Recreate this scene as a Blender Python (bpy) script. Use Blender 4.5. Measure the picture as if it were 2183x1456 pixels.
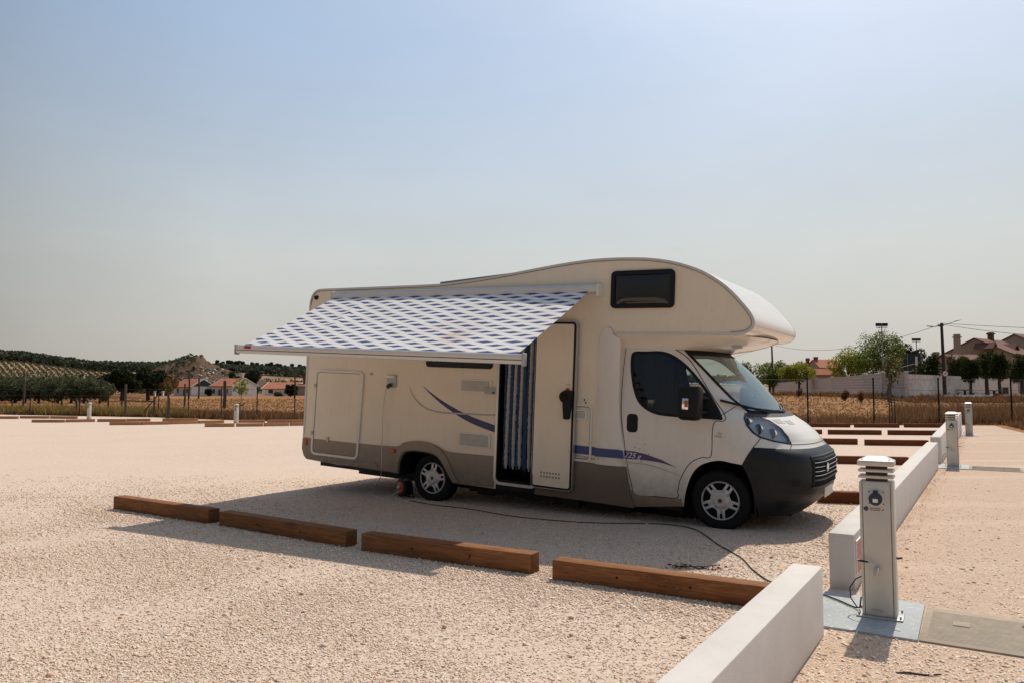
import bpy, bmesh, math, random, bisect
import numpy as np
from mathutils import Vector, Matrix
R = math.radians
scene = bpy.context.scene
COL = scene.collection
for o in list(bpy.data.objects): bpy.data.objects.remove(o)

# ------------------------------------------------------------------ camera
CAM_H = 1.6; FPX = 1620.0; PW = 2183.0
PITCH = math.atan(99/FPX)
cd = bpy.data.cameras.new('camera'); cam = bpy.data.objects.new('camera', cd); COL.objects.link(cam)
cam.location = (0, 0, CAM_H); cam.rotation_euler = (math.pi/2 + PITCH, 0, 0)
cd.sensor_width = 36; cd.lens = FPX/PW*36; cd.clip_start = .05; cd.clip_end = 5000
scene.camera = cam

# ------------------------------------------------------------------ sky, sun, exposure
SUN_EL = 51.0; SUN_AZ = 31.0          # azimuth clockwise from +Y
w = bpy.data.worlds.new('World'); scene.world = w; w.use_nodes = True
nt = w.node_tree; bg = nt.nodes['Background']
sky = nt.nodes.new('ShaderNodeTexSky'); sky.sky_type = 'NISHITA'; sky.sun_disc = False
sky.sun_elevation = R(SUN_EL); sky.sun_rotation = R(SUN_AZ)
sky.air_density = 1.0; sky.dust_density = 4.0; sky.ozone_density = 1.0; sky.altitude = 50
# hazy air near the horizon: pale warm grey veil that thins with height
tc = nt.nodes.new('ShaderNodeTexCoord'); sp = nt.nodes.new('ShaderNodeSeparateXYZ')
mr = nt.nodes.new('ShaderNodeMapRange'); mr.interpolation_type = 'SMOOTHERSTEP'
mr.inputs['From Min'].default_value = -.02; mr.inputs['From Max'].default_value = .60
mr.inputs['To Min'].default_value = .97; mr.inputs['To Max'].default_value = 0.60
hz = nt.nodes.new('ShaderNodeMix'); hz.data_type = 'RGBA'
cr = nt.nodes.new('ShaderNodeValToRGB')
cr.color_ramp.elements[0].position = 0.0; cr.color_ramp.elements[0].color = (5.15, 4.75, 4.2, 1)
cr.color_ramp.elements[1].position = 0.42; cr.color_ramp.elements[1].color = (4.2, 5.65, 7.6, 1)
e = cr.color_ramp.elements.new(.17); e.color = (5.6, 5.85, 5.7, 1)
nt.links.new(tc.outputs['Generated'], sp.inputs[0])
nt.links.new(sp.outputs['Z'], mr.inputs['Value'])
nt.links.new(mr.outputs[0], hz.inputs['Factor'])
# brighter towards the sun's side, dimmer to the left
nt.links.new(sp.outputs['Z'], cr.inputs[0])
# (the haze scatters forward, so it is also dimmer behind the camera and overhead)
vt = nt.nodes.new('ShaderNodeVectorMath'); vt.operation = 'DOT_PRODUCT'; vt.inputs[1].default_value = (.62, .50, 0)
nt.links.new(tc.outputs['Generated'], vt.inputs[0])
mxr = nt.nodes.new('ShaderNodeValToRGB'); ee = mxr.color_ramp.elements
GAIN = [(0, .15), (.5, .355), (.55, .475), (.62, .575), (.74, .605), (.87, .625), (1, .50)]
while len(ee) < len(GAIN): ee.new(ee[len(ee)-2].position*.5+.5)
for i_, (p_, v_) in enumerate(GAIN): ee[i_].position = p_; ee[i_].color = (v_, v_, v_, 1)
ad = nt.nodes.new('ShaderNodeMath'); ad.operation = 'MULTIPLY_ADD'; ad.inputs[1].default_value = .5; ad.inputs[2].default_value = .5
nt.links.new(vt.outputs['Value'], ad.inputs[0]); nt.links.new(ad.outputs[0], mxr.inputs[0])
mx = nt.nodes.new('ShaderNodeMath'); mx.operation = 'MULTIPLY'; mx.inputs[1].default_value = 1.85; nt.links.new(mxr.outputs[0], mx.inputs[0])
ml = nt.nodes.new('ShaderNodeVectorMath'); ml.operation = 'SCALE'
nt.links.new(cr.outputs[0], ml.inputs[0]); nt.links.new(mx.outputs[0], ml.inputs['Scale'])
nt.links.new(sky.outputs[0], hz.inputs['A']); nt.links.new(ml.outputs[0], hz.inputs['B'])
cn = nt.nodes.new('ShaderNodeTexNoise'); cn.inputs['Scale'].default_value = 2.2; cn.inputs['Detail'].default_value = 6; cn.inputs['Roughness'].default_value = .55
cmap = nt.nodes.new('ShaderNodeMapping'); cmap.inputs['Scale'].default_value = (1, 1, 2.6); nt.links.new(tc.outputs['Generated'], cmap.inputs[0]); nt.links.new(cmap.outputs[0], cn.inputs['Vector'])
cr2 = nt.nodes.new('ShaderNodeMapRange'); cr2.inputs[1].default_value = .3; cr2.inputs[2].default_value = .7; cr2.inputs[3].default_value = .955; cr2.inputs[4].default_value = 1.045; nt.links.new(cn.outputs[0], cr2.inputs[0])
cs = nt.nodes.new('ShaderNodeVectorMath'); cs.operation = 'SCALE'; nt.links.new(hz.outputs['Result'], cs.inputs[0]); nt.links.new(cr2.outputs[0], cs.inputs['Scale'])
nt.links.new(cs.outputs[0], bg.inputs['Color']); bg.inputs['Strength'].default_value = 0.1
sd = bpy.data.lights.new('sun', 'SUN'); sd.energy = 4.0; sd.angle = R(.53); sd.color = (1, .93, .82)
sun = bpy.data.objects.new('sun', sd); COL.objects.link(sun)
sdir = Vector((math.sin(R(SUN_AZ))*math.cos(R(SUN_EL)), math.cos(R(SUN_AZ))*math.cos(R(SUN_EL)), math.sin(R(SUN_EL))))
sun.rotation_euler = sdir.to_track_quat('Z', 'Y').to_euler()
scene.view_settings.view_transform = 'Standard'; scene.view_settings.look = 'None'
scene.view_settings.exposure = 0.0; scene.view_settings.gamma = 1
scene.render.resolution_x = 1024; scene.render.resolution_y = 682
scene.render.engine = 'CYCLES'
scene.cycles.transparent_max_bounces = 16; scene.cycles.max_bounces = 8

# ------------------------------------------------------------------ terrain helpers
def sm(a, b, x):
    t = max(0., min(1., (x-a)/(b-a))); return t*t*(3-2*t)
def lt(t, x):
    if x <= t[0][0]: return t[0][1]
    for (a, b), (c, d) in zip(t, t[1:]):
        if x <= c: return b+(d-b)*(x-a)/(c-a)
    return t[-1][1]
RIDGE = [(-1500,742),(-600,745),(0,753),(60,757),(130,768),(200,777),(260,779),(340,778),(400,779),(460,782),(520,785),(650,791),(900,797),(1300,803),(1700,812),(2183,816),(3600,815)]
def gz(x, y):
    """height of the ground"""
    yy = max(y, 1.0); r = x/yy; s = sm(-.15, .25, r)
    z = -.45*(1-s)*sm(18, 50, y) + .8*s*sm(36, 75, y)
    if y > 230:
        px = 1091.5+FPX*r
        zr = CAM_H+(827-lt(RIDGE, px))*640/FPX - 4
        t = sm(250, 640, y)*.35 + .65*max(0, min(1, (y-250)/390.))
        z += (zr-z)*t
        if y > 640: z -= (y-640)*.02
    return z
def ray(px, py):
    dx, dz = (px-1091.5)/FPX, -(py-728.)/FPX
    c, s = math.cos(PITCH), math.sin(PITCH)
    return Vector((dx, c-s*dz, s+c*dz))
def ghit(px, py):
    r = ray(px, py); z = 0
    for i in range(12):
        t = (z-CAM_H)/r.z; p = r*t; z = gz(p.x, p.y)
    return Vector((p.x, p.y, z))
def at(px, Y):
    x = (px-1091.5)/FPX*Y; return Vector((x, Y, gz(x, Y)))
def hgt(py, Y):
    return CAM_H+(827-py)/FPX*Y

# ------------------------------------------------------------------ object helpers
def link(name, data, parent=None):
    o = bpy.data.objects.new(name, data); COL.objects.link(o)
    if parent is not None: o.parent = parent
    return o
def tag(o, label=None, cat=None, group=None, kind=None):
    if label: o['label'] = label
    if cat: o['category'] = cat
    if group: o['group'] = group
    if kind: o['kind'] = kind
    return o
def empty(name, loc, rz=0, **k):
    o = link(name, None); o.location = loc; o.rotation_euler = (0, 0, rz); o.empty_display_size = .2
    return tag(o, **k)
def kids(o): return [c for c in bpy.data.objects if c.parent is o]
def copy_tree(o, parent=None):
    c = o.copy(); COL.objects.link(c); c.parent = parent
    for ch in kids(o): copy_tree(ch, c)
    return c
def smooth(me, ang=40):
    me.polygons.foreach_set('use_smooth', [True]*len(me.polygons))
    try: me.set_sharp_from_angle(angle=R(ang))
    except Exception: pass
class MB:
    def __init__(s): s.bm = bmesh.new(); s.mi = 0
    def box(s, x0, x1, y0, y1, z0, z1, bev=0, seg=2, M=None):
        m = Matrix.Translation(((x0+x1)/2, (y0+y1)/2, (z0+z1)/2)) @ Matrix.Diagonal((abs(x1-x0), abs(y1-y0), abs(z1-z0), 1))
        if M is not None: m = M @ m
        r = bmesh.ops.create_cube(s.bm, size=1, matrix=m)
        vs = r['verts']; fs = {f for v in vs for f in v.link_faces}
        for f in fs: f.material_index = s.mi
        if bev > 0:
            es = list({e for v in vs for e in v.link_edges})
            rr = bmesh.ops.bevel(s.bm, geom=es, offset=bev, segments=seg, profile=.5, affect='EDGES')
            for f in rr['faces']: f.material_index = s.mi
        return s
    def prism(s, poly, a, b, fn=lambda u, v, w: (u, v, w), capa=True, capb=True):
        """poly of (u,w), extruded in v from a to b"""
        A = [s.bm.verts.new(fn(u, a, w)) for u, w in poly]; B = [s.bm.verts.new(fn(u, b, w)) for u, w in poly]
        n = len(poly); fs = []
        for i in range(n):
            j = (i+1) % n; fs.append(s.bm.faces.new((A[i], A[j], B[j], B[i])))
        if capa: fs.append(s.bm.faces.new(A))
        if capb: fs.append(s.bm.faces.new(list(reversed(B))))
        for f in fs: f.material_index = s.mi
        return s
    def tube(s, pts, r, n=8, cap=True):
        pts = [Vector(p) for p in pts]; rs = r if isinstance(r, (list, tuple)) else [r]*len(pts)
        rings = []; up = None
        for i, p in enumerate(pts):
            d = (pts[min(i+1, len(pts)-1)]-pts[max(i-1, 0)]).normalized()
            if up is None: up = Vector((0, 0, 1)) if abs(d.z) < .9 else Vector((1, 0, 0))
            x = d.cross(up)
            if x.length < 1e-4: x = d.cross(Vector((0, 1, 0)))
            x.normalize(); y = x.cross(d).normalized(); up = y
            rings.append([s.bm.verts.new(p+x*math.cos(2*math.pi*k/n)*rs[i]+y*math.sin(2*math.pi*k/n)*rs[i]) for k in range(n)])
        for a, b in zip(rings, rings[1:]):
            for k in range(n):
                f = s.bm.faces.new((a[k], a[(k+1) % n], b[(k+1) % n], b[k])); f.material_index = s.mi
        if cap:
            for q in (list(reversed(rings[0])), rings[-1]):
                f = s.bm.faces.new(q); f.material_index = s.mi
        return s
    def lathe(s, prof, M=None, n=32, closed=False):
        """profile of (radius, axial) turned about the local Y axis"""
        M = M or Matrix.Identity(4); rings = []
        for r, a in prof:
            rings.append([s.bm.verts.new(M @ Vector((r*math.cos(2*math.pi*k/n), a, r*math.sin(2*math.pi*k/n)))) for k in range(n)])
        for A, B in zip(rings, rings[1:]+([rings[0]] if closed else [])):
            for k in range(n):
                f = s.bm.faces.new((A[k], A[(k+1) % n], B[(k+1) % n], B[k])); f.material_index = s.mi
        if not closed:
            for q in (rings[0], rings[-1]):
                if len(q) > 2:
                    f = s.bm.faces.new(q); f.material_index = s.mi
        return s
    def grid(s, P):
        V = [[s.bm.verts.new(p) for p in row] for row in P]
        for a, b in zip(V, V[1:]):
            for i in range(len(a)-1):
                f = s.bm.faces.new((a[i], a[i+1], b[i+1], b[i])); f.material_index = s.mi
        return s
    def build(s, name, mat, parent=None, sm_=True, ang=40, recalc=True):
        if recalc: bmesh.ops.recalc_face_normals(s.bm, faces=s.bm.faces[:])
        me = bpy.data.meshes.new(name); s.bm.to_mesh(me); s.bm.free()
        for m in (mat if isinstance(mat, (list, tuple)) else [mat]): me.materials.append(m)
        if sm_: smooth(me, ang)
        return link(name, me, parent)
def np_mesh(name, V, F, mat, parent=None):
    V = np.asarray(V, dtype=np.float32).reshape(-1, 3); F = np.asarray(F, dtype=np.int32)
    me = bpy.data.meshes.new(name); k = F.shape[1]
    me.vertices.add(len(V)); me.vertices.foreach_set('co', V.ravel())
    me.loops.add(F.size); me.loops.foreach_set('vertex_index', F.ravel())
    me.polygons.add(len(F)); me.polygons.foreach_set('loop_start', np.arange(0, F.size, k, dtype=np.int32))
    me.polygons.foreach_set('loop_total', np.full(len(F), k, dtype=np.int32))
    me.update(calc_edges=True); me.materials.append(mat)
    return link(name, me, parent)

# ------------------------------------------------------------------ materials
class NG:
    def __init__(s, name):
        s.m = bpy.data.materials.new(name); s.m.use_nodes = True; s.t = s.m.node_tree
        s.p = s.t.nodes['Principled BSDF']; s.out = s.t.nodes['Material Output']
    def n(s, typ, **k):
        x = s.t.nodes.new(typ)
        for a, b in k.items(): setattr(x, a, b)
        return x
    def l(s, a, b): s.t.links.new(a, b)
    def co(s, kind='Object'): return s.n('ShaderNodeTexCoord').outputs[kind]
    def map(s, src, scale=(1,1,1), rot=(0,0,0)):
        m = s.n('ShaderNodeMapping'); m.inputs['Scale'].default_value = scale; m.inputs['Rotation'].default_value = rot
        s.l(src, m.inputs[0]); return m.outputs[0]
    def noise(s, src, scale, detail=4, rough=.5, dist=0):
        x = s.n('ShaderNodeTexNoise'); x.inputs['Scale'].default_value = scale; x.inputs['Detail'].default_value = detail
        x.inputs['Roughness'].default_value = rough; x.inputs['Distortion'].default_value = dist
        if src is not None: s.l(src, x.inputs['Vector'])
        return x
    def vor(s, src, scale, feature='F1', rnd=1):
        x = s.n('ShaderNodeTexVoronoi'); x.feature = feature; x.inputs['Scale'].default_value = scale
        x.inputs['Randomness'].default_value = rnd; s.l(src, x.inputs['Vector']); return x
    def ramp(s, src, stops, interp='LINEAR'):
        r = s.n('ShaderNodeValToRGB'); e = r.color_ramp.elements; r.color_ramp.interpolation = interp
        while len(e) < len(stops): e.new(.5)
        for q, (p, c) in zip(e, stops): q.position = p; q.color = (*c, 1) if len(c) == 3 else c
        s.l(src, r.inputs[0]); return r.outputs[0]
    def mix(s, f, a, b, mode='MIX'):
        m = s.n('ShaderNodeMix'); m.data_type = 'RGBA'; m.blend_type = mode
        for v, i in ((f, 'Factor'), (a, 'A'), (b, 'B')):
            if hasattr(v, 'links'): s.l(v, m.inputs[i])
            elif i == 'Factor': m.inputs[0].default_value = v
            else: m.inputs[i].default_value = (*v, 1)
        return m.outputs['Result']
    def math(s, op, a, b=0, c=0):
        m = s.n('ShaderNodeMath'); m.operation = op
        for i, v in enumerate((a, b, c)):
            if hasattr(v, 'links'): s.l(v, m.inputs[i])
            else: m.inputs[i].default_value = v
        return m.outputs[0]
    def rng(s, v, a, b, c=0, d=1):
        m = s.n('ShaderNodeMapRange'); s.l(v, m.inputs[0])
        for i, q in enumerate((a, b, c, d)): m.inputs[i+1].default_value = q
        return m.outputs[0]
    def bump(s, h, strength=.3, dist=.01):
        b = s.n('ShaderNodeBump'); b.inputs['Strength'].default_value = strength; b.inputs['Distance'].default_value = dist
        s.l(h, b.inputs['Height']); s.l(b.outputs[0], s.p.inputs['Normal']); return b
    def set(s, col=None, rough=None, metal=None, spec=None, **k):
        P = s.p.inputs
        for key, v in (('Base Color', col), ('Roughness', rough), ('Metallic', metal), ('Specular IOR Level', spec)):
            if v is None: continue
            if hasattr(v, 'links'): s.l(v, P[key])
            else: P[key].default_value = (*v, 1) if key == 'Base Color' else v
        return s
def paint(name, c, rough=.35, metal=0, var=.06, sc=6, spec=.5, bump=0, bsc=60):
    g = NG(name); co = g.co(); n = g.noise(co, sc, 5, .6)
    a = tuple(max(0, x*(1-var)) for x in c); b = tuple(min(1, x*(1+var)) for x in c)
    g.set(g.ramp(n.outputs[0], [(.3, a), (.7, b)]), g.rng(n.outputs[0], .3, .7, rough*.85, rough*1.15), metal, spec)
    if bump: g.bump(g.noise(co, bsc, 4).outputs[0], bump, .002)
    return g.m
M = {}
def coachmat(name, c, dirt=(.26, .19, .12), lo=.1, hi=.95, amt=.6, rough=.3, spots=False):
    g = NG(name); co = g.co(); z = g.n('ShaderNodeSeparateXYZ'); g.l(co, z.inputs[0])
    n1 = g.noise(co, 1.3, 6, .65); n2 = g.noise(g.map(co, (5, 5, 1.1)), 3, 6, .6)
    base = g.ramp(n1.outputs[0], [(.3, tuple(x*.95 for x in c)), (.7, tuple(min(1, x*1.03) for x in c))])
    streak = g.ramp(n2.outputs[0], [(.5, (0,0,0)), (.8, (1,1,1))])
    base = g.mix(g.math('MULTIPLY', streak, .10), base, dirt)
    h = g.rng(z.outputs['Z'], hi, lo, 0, 1)
    n3 = g.noise(co, 9, 8, .75)
    d = g.math('MULTIPLY', g.math('POWER', h, 1.6), g.rng(n3.outputs[0], .3, .7, .35, 1.25))
    base = g.mix(g.math('MINIMUM', g.math('MULTIPLY', d, amt), .85), base, dirt)
    if spots:
        vv_ = g.vor(co, 16); sp2 = g.math('MULTIPLY', g.rng(vv_.outputs['Distance'], .16, .10, 0, 1), g.rng(g.noise(co, 3.5, 3).outputs[0], .54, .60, 0, 1))
        base = g.mix(g.math('MULTIPLY', sp2, g.rng(z.outputs['Z'], 1.15, .75, 0, .9)), base, (.03, .02, .018))
    g.set(base, g.rng(d, 0, 1, rough, .8), 0, .5); g.p.inputs['Coat Weight'].default_value = .25; g.p.inputs['Coat Roughness'].default_value = .12
    return g.m
M['coach'] = coachmat('coach_panel', (.82, .70, .535), lo=-.2, hi=.9, amt=.2)
M['cab'] = coachmat('cab_paint', (.76, .70, .615), lo=.12, hi=.85, amt=1.0, rough=.22, spots=True)
M['alcove'] = paint('alcove_gelcoat', (.84, .76, .66), .12, var=.03, sc=2)
M['skirt'] = coachmat('skirt_paint', (.27, .205, .145), dirt=(.09, .07, .05), lo=0, hi=.75, amt=.8, rough=.4)
M['skirt2'] = coachmat('skirt_front', (.13, .10, .075), dirt=(.15, .085, .045), lo=.0, hi=.6, amt=1.1, rough=.5)
M['sill'] = coachmat('sill_dirty', (.26, .19, .13), dirt=(.13, .07, .038), lo=.10, hi=.40, amt=1.1, rough=.6)
M['alu'] = paint('aluminium_trim', (.55, .55, .54), .32, .85, .08, 20)
M['grey'] = paint('grey_trim', (.42, .41, .39), .45, .3, .06, 20)
M['panel'] = paint('panel_edge', (.16, .155, .15), .5, .3, .06, 20)
M['trim'] = paint('pale_trim', (.60, .57, .53), .4, .1, .06, 20)
M['white'] = paint('white_plastic', (.74, .70, .62), .45, var=.05)
M['rail'] = paint('awning_profile', (.62, .60, .57), .4, .25, .05, 10)
M['black'] = paint('black_plastic', (.010, .010, .011), .5, var=.3, sc=30, spec=.22)
M['bumper'] = paint('bumper_plastic', (.012, .014, .016), .45, var=.3, sc=8, spec=.3, bump=.2, bsc=300)
M['rubber'] = paint('tyre_rubber', (.014, .013, .012), .85, var=.4, sc=15, spec=.15)
M['hub'] = paint('hubcap', (.52, .51, .50), .35, .55, .08, 25)
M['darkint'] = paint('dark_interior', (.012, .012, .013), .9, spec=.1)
M['navy'] = paint('navy_decal', (.035, .035, .12), .35, var=.1)
M['blue'] = paint('blue_decal', (.03, .06, .19), .35, var=.1)
M['purple'] = paint('purple_decal', (.085, .05, .13), .35, var=.15)
M['greyd'] = paint('grey_decal', (.42, .39, .35), .35, var=.05)
M['whited'] = paint('white_decal', (.75, .74, .76), .4, var=.02)
M['amber'] = paint('amber_lens', (.42, .075, .02), .2, var=.1)
M['red'] = paint('red_plastic', (.38, .012, .02), .35, var=.1)
M['steel'] = paint('steel', (.55, .54, .52), .25, 1, .08, 30)
M['bluep'] = paint('blue_plastic', (.022, .028, .05), .5, var=.1)
M['cable'] = paint('black_cable', (.02, .02, .02), .6, var=.2)
M['wcable'] = paint('white_cable', (.55, .53, .48), .5, var=.05)
M['concd'] = paint('cover_concrete', (.33, .265, .195), .9, var=.22, sc=14, bump=.5, bsc=70)
M['soil'] = paint('dark_soil', (.10, .07, .05), .9)
def glass(name, tint, rough=.02, refl=(1, 1, 1), ior=1.55, film=0):
    g = NG(name); g.t.nodes.remove(g.p)
    tr = g.n('ShaderNodeBsdfTransparent'); tr.inputs[0].default_value = (*tint, 1)
    gl = g.n('ShaderNodeBsdfGlossy'); gl.inputs['Roughness'].default_value = rough; gl.inputs[0].default_value = (*refl, 1)
    fr = g.n('ShaderNodeFresnel'); fr.inputs[0].default_value = ior
    mx = g.n('ShaderNodeMixShader'); g.l(fr.outputs[0], mx.inputs[0]); g.l(tr.outputs[0], mx.inputs[1]); g.l(gl.outputs[0], mx.inputs[2])
    if film:      # dusty film; its cyan diffuse colour also paints in a sky sheen
        df = g.n('ShaderNodeBsdfDiffuse'); df.inputs[0].default_value = (.62, .72, .72, 1); m2 = g.n('ShaderNodeMixShader'); m2.inputs[0].default_value = film
        g.l(mx.outputs[0], m2.inputs[1]); g.l(df.outputs[0], m2.inputs[2]); mx = m2
    g.l(mx.outputs[0], g.out.inputs[0]); return g.m
M['glass'] = glass('cab_glass', (.62, .68, .64))
M['wsglass'] = glass('windscreen_glass', (.78, .86, .84), ior=2.5, refl=(.86, .98, 1.0), film=.10)
M['lampglass'] = glass('lamp_glass', (.95, .96, .97))
g = NG('dark_acrylic'); g.set((.012, .012, .013), .08, 0, .6); M['acrylic'] = g.m
g = NG('chrome'); g.set((.75, .76, .78), .12, 1); M['chrome'] = g.m

# awning cloth: white with staggered blue lens marks (uv = metres along and down the cloth)
g = NG('awning_cloth'); uv = g.n('ShaderNodeUVMap').outputs[0]; s_ = g.n('ShaderNodeSeparateXYZ'); g.l(uv, s_.inputs[0])
U, V = s_.outputs[0], s_.outputs[1]
row = g.math('FLOOR', g.math('DIVIDE', V, .0985))
fy = g.math('ABSOLUTE', g.math('SUBTRACT', g.math('FRACT', g.math('DIVIDE', V, .0985)), .5))
ux = g.math('ADD', g.math('DIVIDE', U, .385), g.math('MULTIPLY', row, .5))
fx = g.math('ABSOLUTE', g.math('SUBTRACT', g.math('FRACT', ux), .5))
lens = g.math('ADD', g.math('POWER', g.math('DIVIDE', fx, .42), .85), g.math('DIVIDE', fy, .47))
mask = g.rng(lens, 1.03, .72, 0, 1)
st = g.n('ShaderNodeCombineXYZ'); g.l(U, st.inputs[0]); g.l(V, st.inputs[1])
dn = g.noise(st.outputs[0], 3.0, 5)
dvec = g.n('ShaderNodeVectorMath'); dvec.operation = 'DISTANCE'; g.l(st.outputs[0], dvec.inputs[0]); dvec.inputs[1].default_value = (-2.95, 1.25, 0)
stain = g.math('MULTIPLY', g.rng(dvec.outputs['Value'], .55, .1, 0, 1), g.rng(dn.outputs[0], .4, .65, 0, .55))
cb = g.ramp(g.noise(st.outputs[0], 2, 5).outputs[0], [(.3, (.80, .76, .72)), (.7, (.88, .85, .82))])
cb = g.mix(stain, cb, (.62, .36, .22))
streakn = g.noise(g.map(st.outputs[0], (3, 60, 1)), 4, 2)
mk = g.ramp(streakn.outputs[0], [(.42, (.030, .046, .16)), (.75, (.14, .18, .37))])
colr = g.mix(mask, cb, mk)
g.set(colr, .8, 0, .2)
tl = g.n('ShaderNodeBsdfTranslucent'); g.l(colr, tl.inputs[0]); ms = g.n('ShaderNodeMixShader'); ms.inputs[0].default_value = .15
g.l(g.p.outputs[0], ms.inputs[1]); g.l(tl.outputs[0], ms.inputs[2]); g.l(ms.outputs[0], g.out.inputs[0]); M['cloth'] = g.m

def chenille(name, c):
    g = NG(name); co = g.co(); n = g.noise(co, 45, 4, .7)
    g.set(g.ramp(n.outputs[0], [(.3, tuple(x*.55 for x in c)), (.7, c)]), .95, 0, .1); g.bump(n.outputs[0], 1, .01); return g.m
M['chb'] = chenille('blue_chenille', (.05, .10, .18)); M['chw'] = chenille('white_chenille', (.55, .52, .50))

# timber
def woodmat(name, a, b, c):
    g = NG(name); co = g.co(); oi = g.n('ShaderNodeObjectInfo')
    add = g.n('ShaderNodeVectorMath'); add.operation = 'ADD'; g.l(co, add.inputs[0])
    sc = g.n('ShaderNodeVectorMath'); sc.operation = 'SCALE'; g.l(oi.outputs['Random'], sc.inputs['Scale']); sc.inputs[0].default_value = (31, 7, 3)
    g.l(sc.outputs[0], add.inputs[1]); v = add.outputs[0]
    n = g.noise(g.map(v, (1.6, 22, 22)), 2.2, 7, .62, 1.2)
    n2 = g.noise(g.map(v, (.6, 4, 4)), 2, 4); n3 = g.noise(g.map(v, (2.5, 90, 90)), 3, 3)
    base = g.ramp(n.outputs[0], [(.28, a), (.5, b), (.72, c)])
    kn = g.vor(g.map(v, (1.7, 6, 6)), 1.0); kd = kn.outputs['Distance']
    wv = g.n('ShaderNodeMath'); wv.operation = 'SINE'; g.l(g.math('MULTIPLY', kd, 85), wv.inputs[0])
    rings = g.math('MULTIPLY', g.rng(wv.outputs[0], -1, 1, 0, .6), g.rng(kd, .28, .08, 0, 1))
    base = g.mix(rings, base, tuple(x*.45 for x in a))
    base = g.mix(g.rng(kd, .07, .02, 0, .8), base, tuple(x*.35 for x in a))
    base = g.mix(g.rng(n2.outputs[0], .35, .7, 0, .4), base, a)
    crack = g.math('MULTIPLY', g.rng(n3.outputs[0], .34, .27, 0, 1), .75)
    base = g.mix(crack, base, (.015, .008, .004))
    gn = g.n('ShaderNodeSeparateXYZ'); g.l(g.co('Normal'), gn.inputs[0]); endf = g.rng(g.math('ABSOLUTE', gn.outputs[0]), .7, .9, 0, .55); base = g.mix(endf, base, tuple(x*.45 for x in a))
    g.set(base, .8, 0, .12); g.bump(g.math('SUBTRACT', n.outputs[0], crack), .5, .004); return g.m
M['wood'] = woodmat('pine_timber', (.13, .050, .020), (.245, .105, .042), (.36, .17, .074))
M['wood2'] = woodmat('old_timber', (.30, .14, .065), (.46, .235, .115), (.58, .33, .18))
M['woodr'] = woodmat('red_timber', (.10, .030, .013), (.16, .052, .022), (.22, .08, .036))

# white render
def render_mat(name, c, stain=.25):
    g = NG(name); co = g.co(); n = g.noise(co, 3, 8, .7); n2 = g.noise(co, 90, 5)
    b = g.ramp(n.outputs[0], [(.3, tuple(x*(1-stain*.5) for x in c)), (.65, c)])
    sp_ = g.vor(co, 14); b = g.mix(g.rng(sp_.outputs['Distance'], .05, .02, 0, .5), b, (.2, .16, .12))
    sz = g.n('ShaderNodeSeparateXYZ'); g.l(co, sz.inputs[0])
    low = g.math('MULTIPLY', g.rng(sz.outputs['Z'], .1, 0, 0, 1), g.rng(n.outputs[0], .35, .6, .1, .8))
    b = g.mix(low, b, (.45, .33, .24))
    g.set(b, .85, 0, .25); g.bump(n2.outputs[0], .35, .003); return g.m
M['wallw'] = render_mat('white_render', (.63, .575, .525))
M['pedestal'] = paint('pedestal_paint', (.60, .56, .49), .38, .15, .04, 8)
g = NG('slab_paint'); co = g.co(); n = g.noise(co, 6, 6); n2 = g.noise(co, 35, 6, .7)
b = g.ramp(n.outputs[0], [(.3, (.29, .305, .305)), (.7, (.37, .385, .38))])
b = g.mix(g.rng(n2.outputs[0], .57, .63, 0, .85), b, (.60, .58, .54)); g.set(b, g.rng(n.outputs[0], .3, .7, .5, .75), 0, .3); g.bump(n2.outputs[0], .5, .006); M['slab'] = g.m

# gravel lot
def gravelmat(name, warm, seed=0):
    g = NG(name); co = g.co(); big = g.noise(co, .35, 5, .6); mid = g.noise(co, 2.5, 6, .65); fine = g.noise(co, 120, 4, .7)
    v1 = g.vor(co, 50); v2 = g.vor(co, 105); v3 = g.vor(co, 17)
    cell = g.n('ShaderNodeSeparateColor'); g.l(v1.outputs['Color'], cell.inputs[0])
    c1 = g.ramp(cell.outputs[0], [(0, (.45*warm[0], .31*warm[1], .26*warm[2])), (.25, (.55*warm[0], .45*warm[1], .38*warm[2])), (.7, (.64*warm[0], .54*warm[1], .47*warm[2])), (.95, (.72*warm[0], .65*warm[1], .58*warm[2])), (1, (.32, .29, .28))])
    cell2 = g.n('ShaderNodeSeparateColor'); g.l(v2.outputs['Color'], cell2.inputs[0])
    c2 = g.ramp(cell2.outputs[0], [(0, (.46*warm[0], .36*warm[1], .29*warm[2])), (1, (.66*warm[0], .55*warm[1], .47*warm[2]))])
    stones = g.rng(g.math('ADD', mid.outputs[0], g.math('MULTIPLY', big.outputs[0], .6)), .72, .9, .25, 1)
    base = g.mix(stones, c2, c1)
    gap = g.rng(v1.outputs['Distance'], .45, .8, 0, .45)
    base = g.mix(g.math('MULTIPLY', gap, stones), base, (.46, .32, .235))
    base = g.mix(g.rng(big.outputs[0], .4, .7, 0, .28), base, (.47, .34, .25))
    # compacted wheel tracks
    mp = g.map(co, (.15, 2.2, 1), (0, 0, R(38))); tn = g.noise(mp, .55, 3, .5)
    base = g.mix(g.rng(tn.outputs[0], .52, .62, 0, .45), base, (.58, .44, .345))
    g.set(base, .93, 0, .2)
    h = g.math('ADD', g.math('MULTIPLY', g.math('SUBTRACT', 1, v1.outputs['Distance']), stones), g.math('MULTIPLY', g.math('SUBTRACT', 1, v2.outputs['Distance']), .45))
    h = g.math('ADD', h, g.math('MULTIPLY', fine.outputs[0], .3))
    g.bump(h, .55, .006); return g.m
M['gravel'] = gravelmat('pale_gravel', (1.02, .968, .90))
M['dirt'] = gravelmat('tan_dirt_gravel', (.84, .73, .62))
g = NG('stone'); gi = g.n('ShaderNodeNewGeometry'); co = g.co(); n = g.noise(co, 60, 4)
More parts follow.
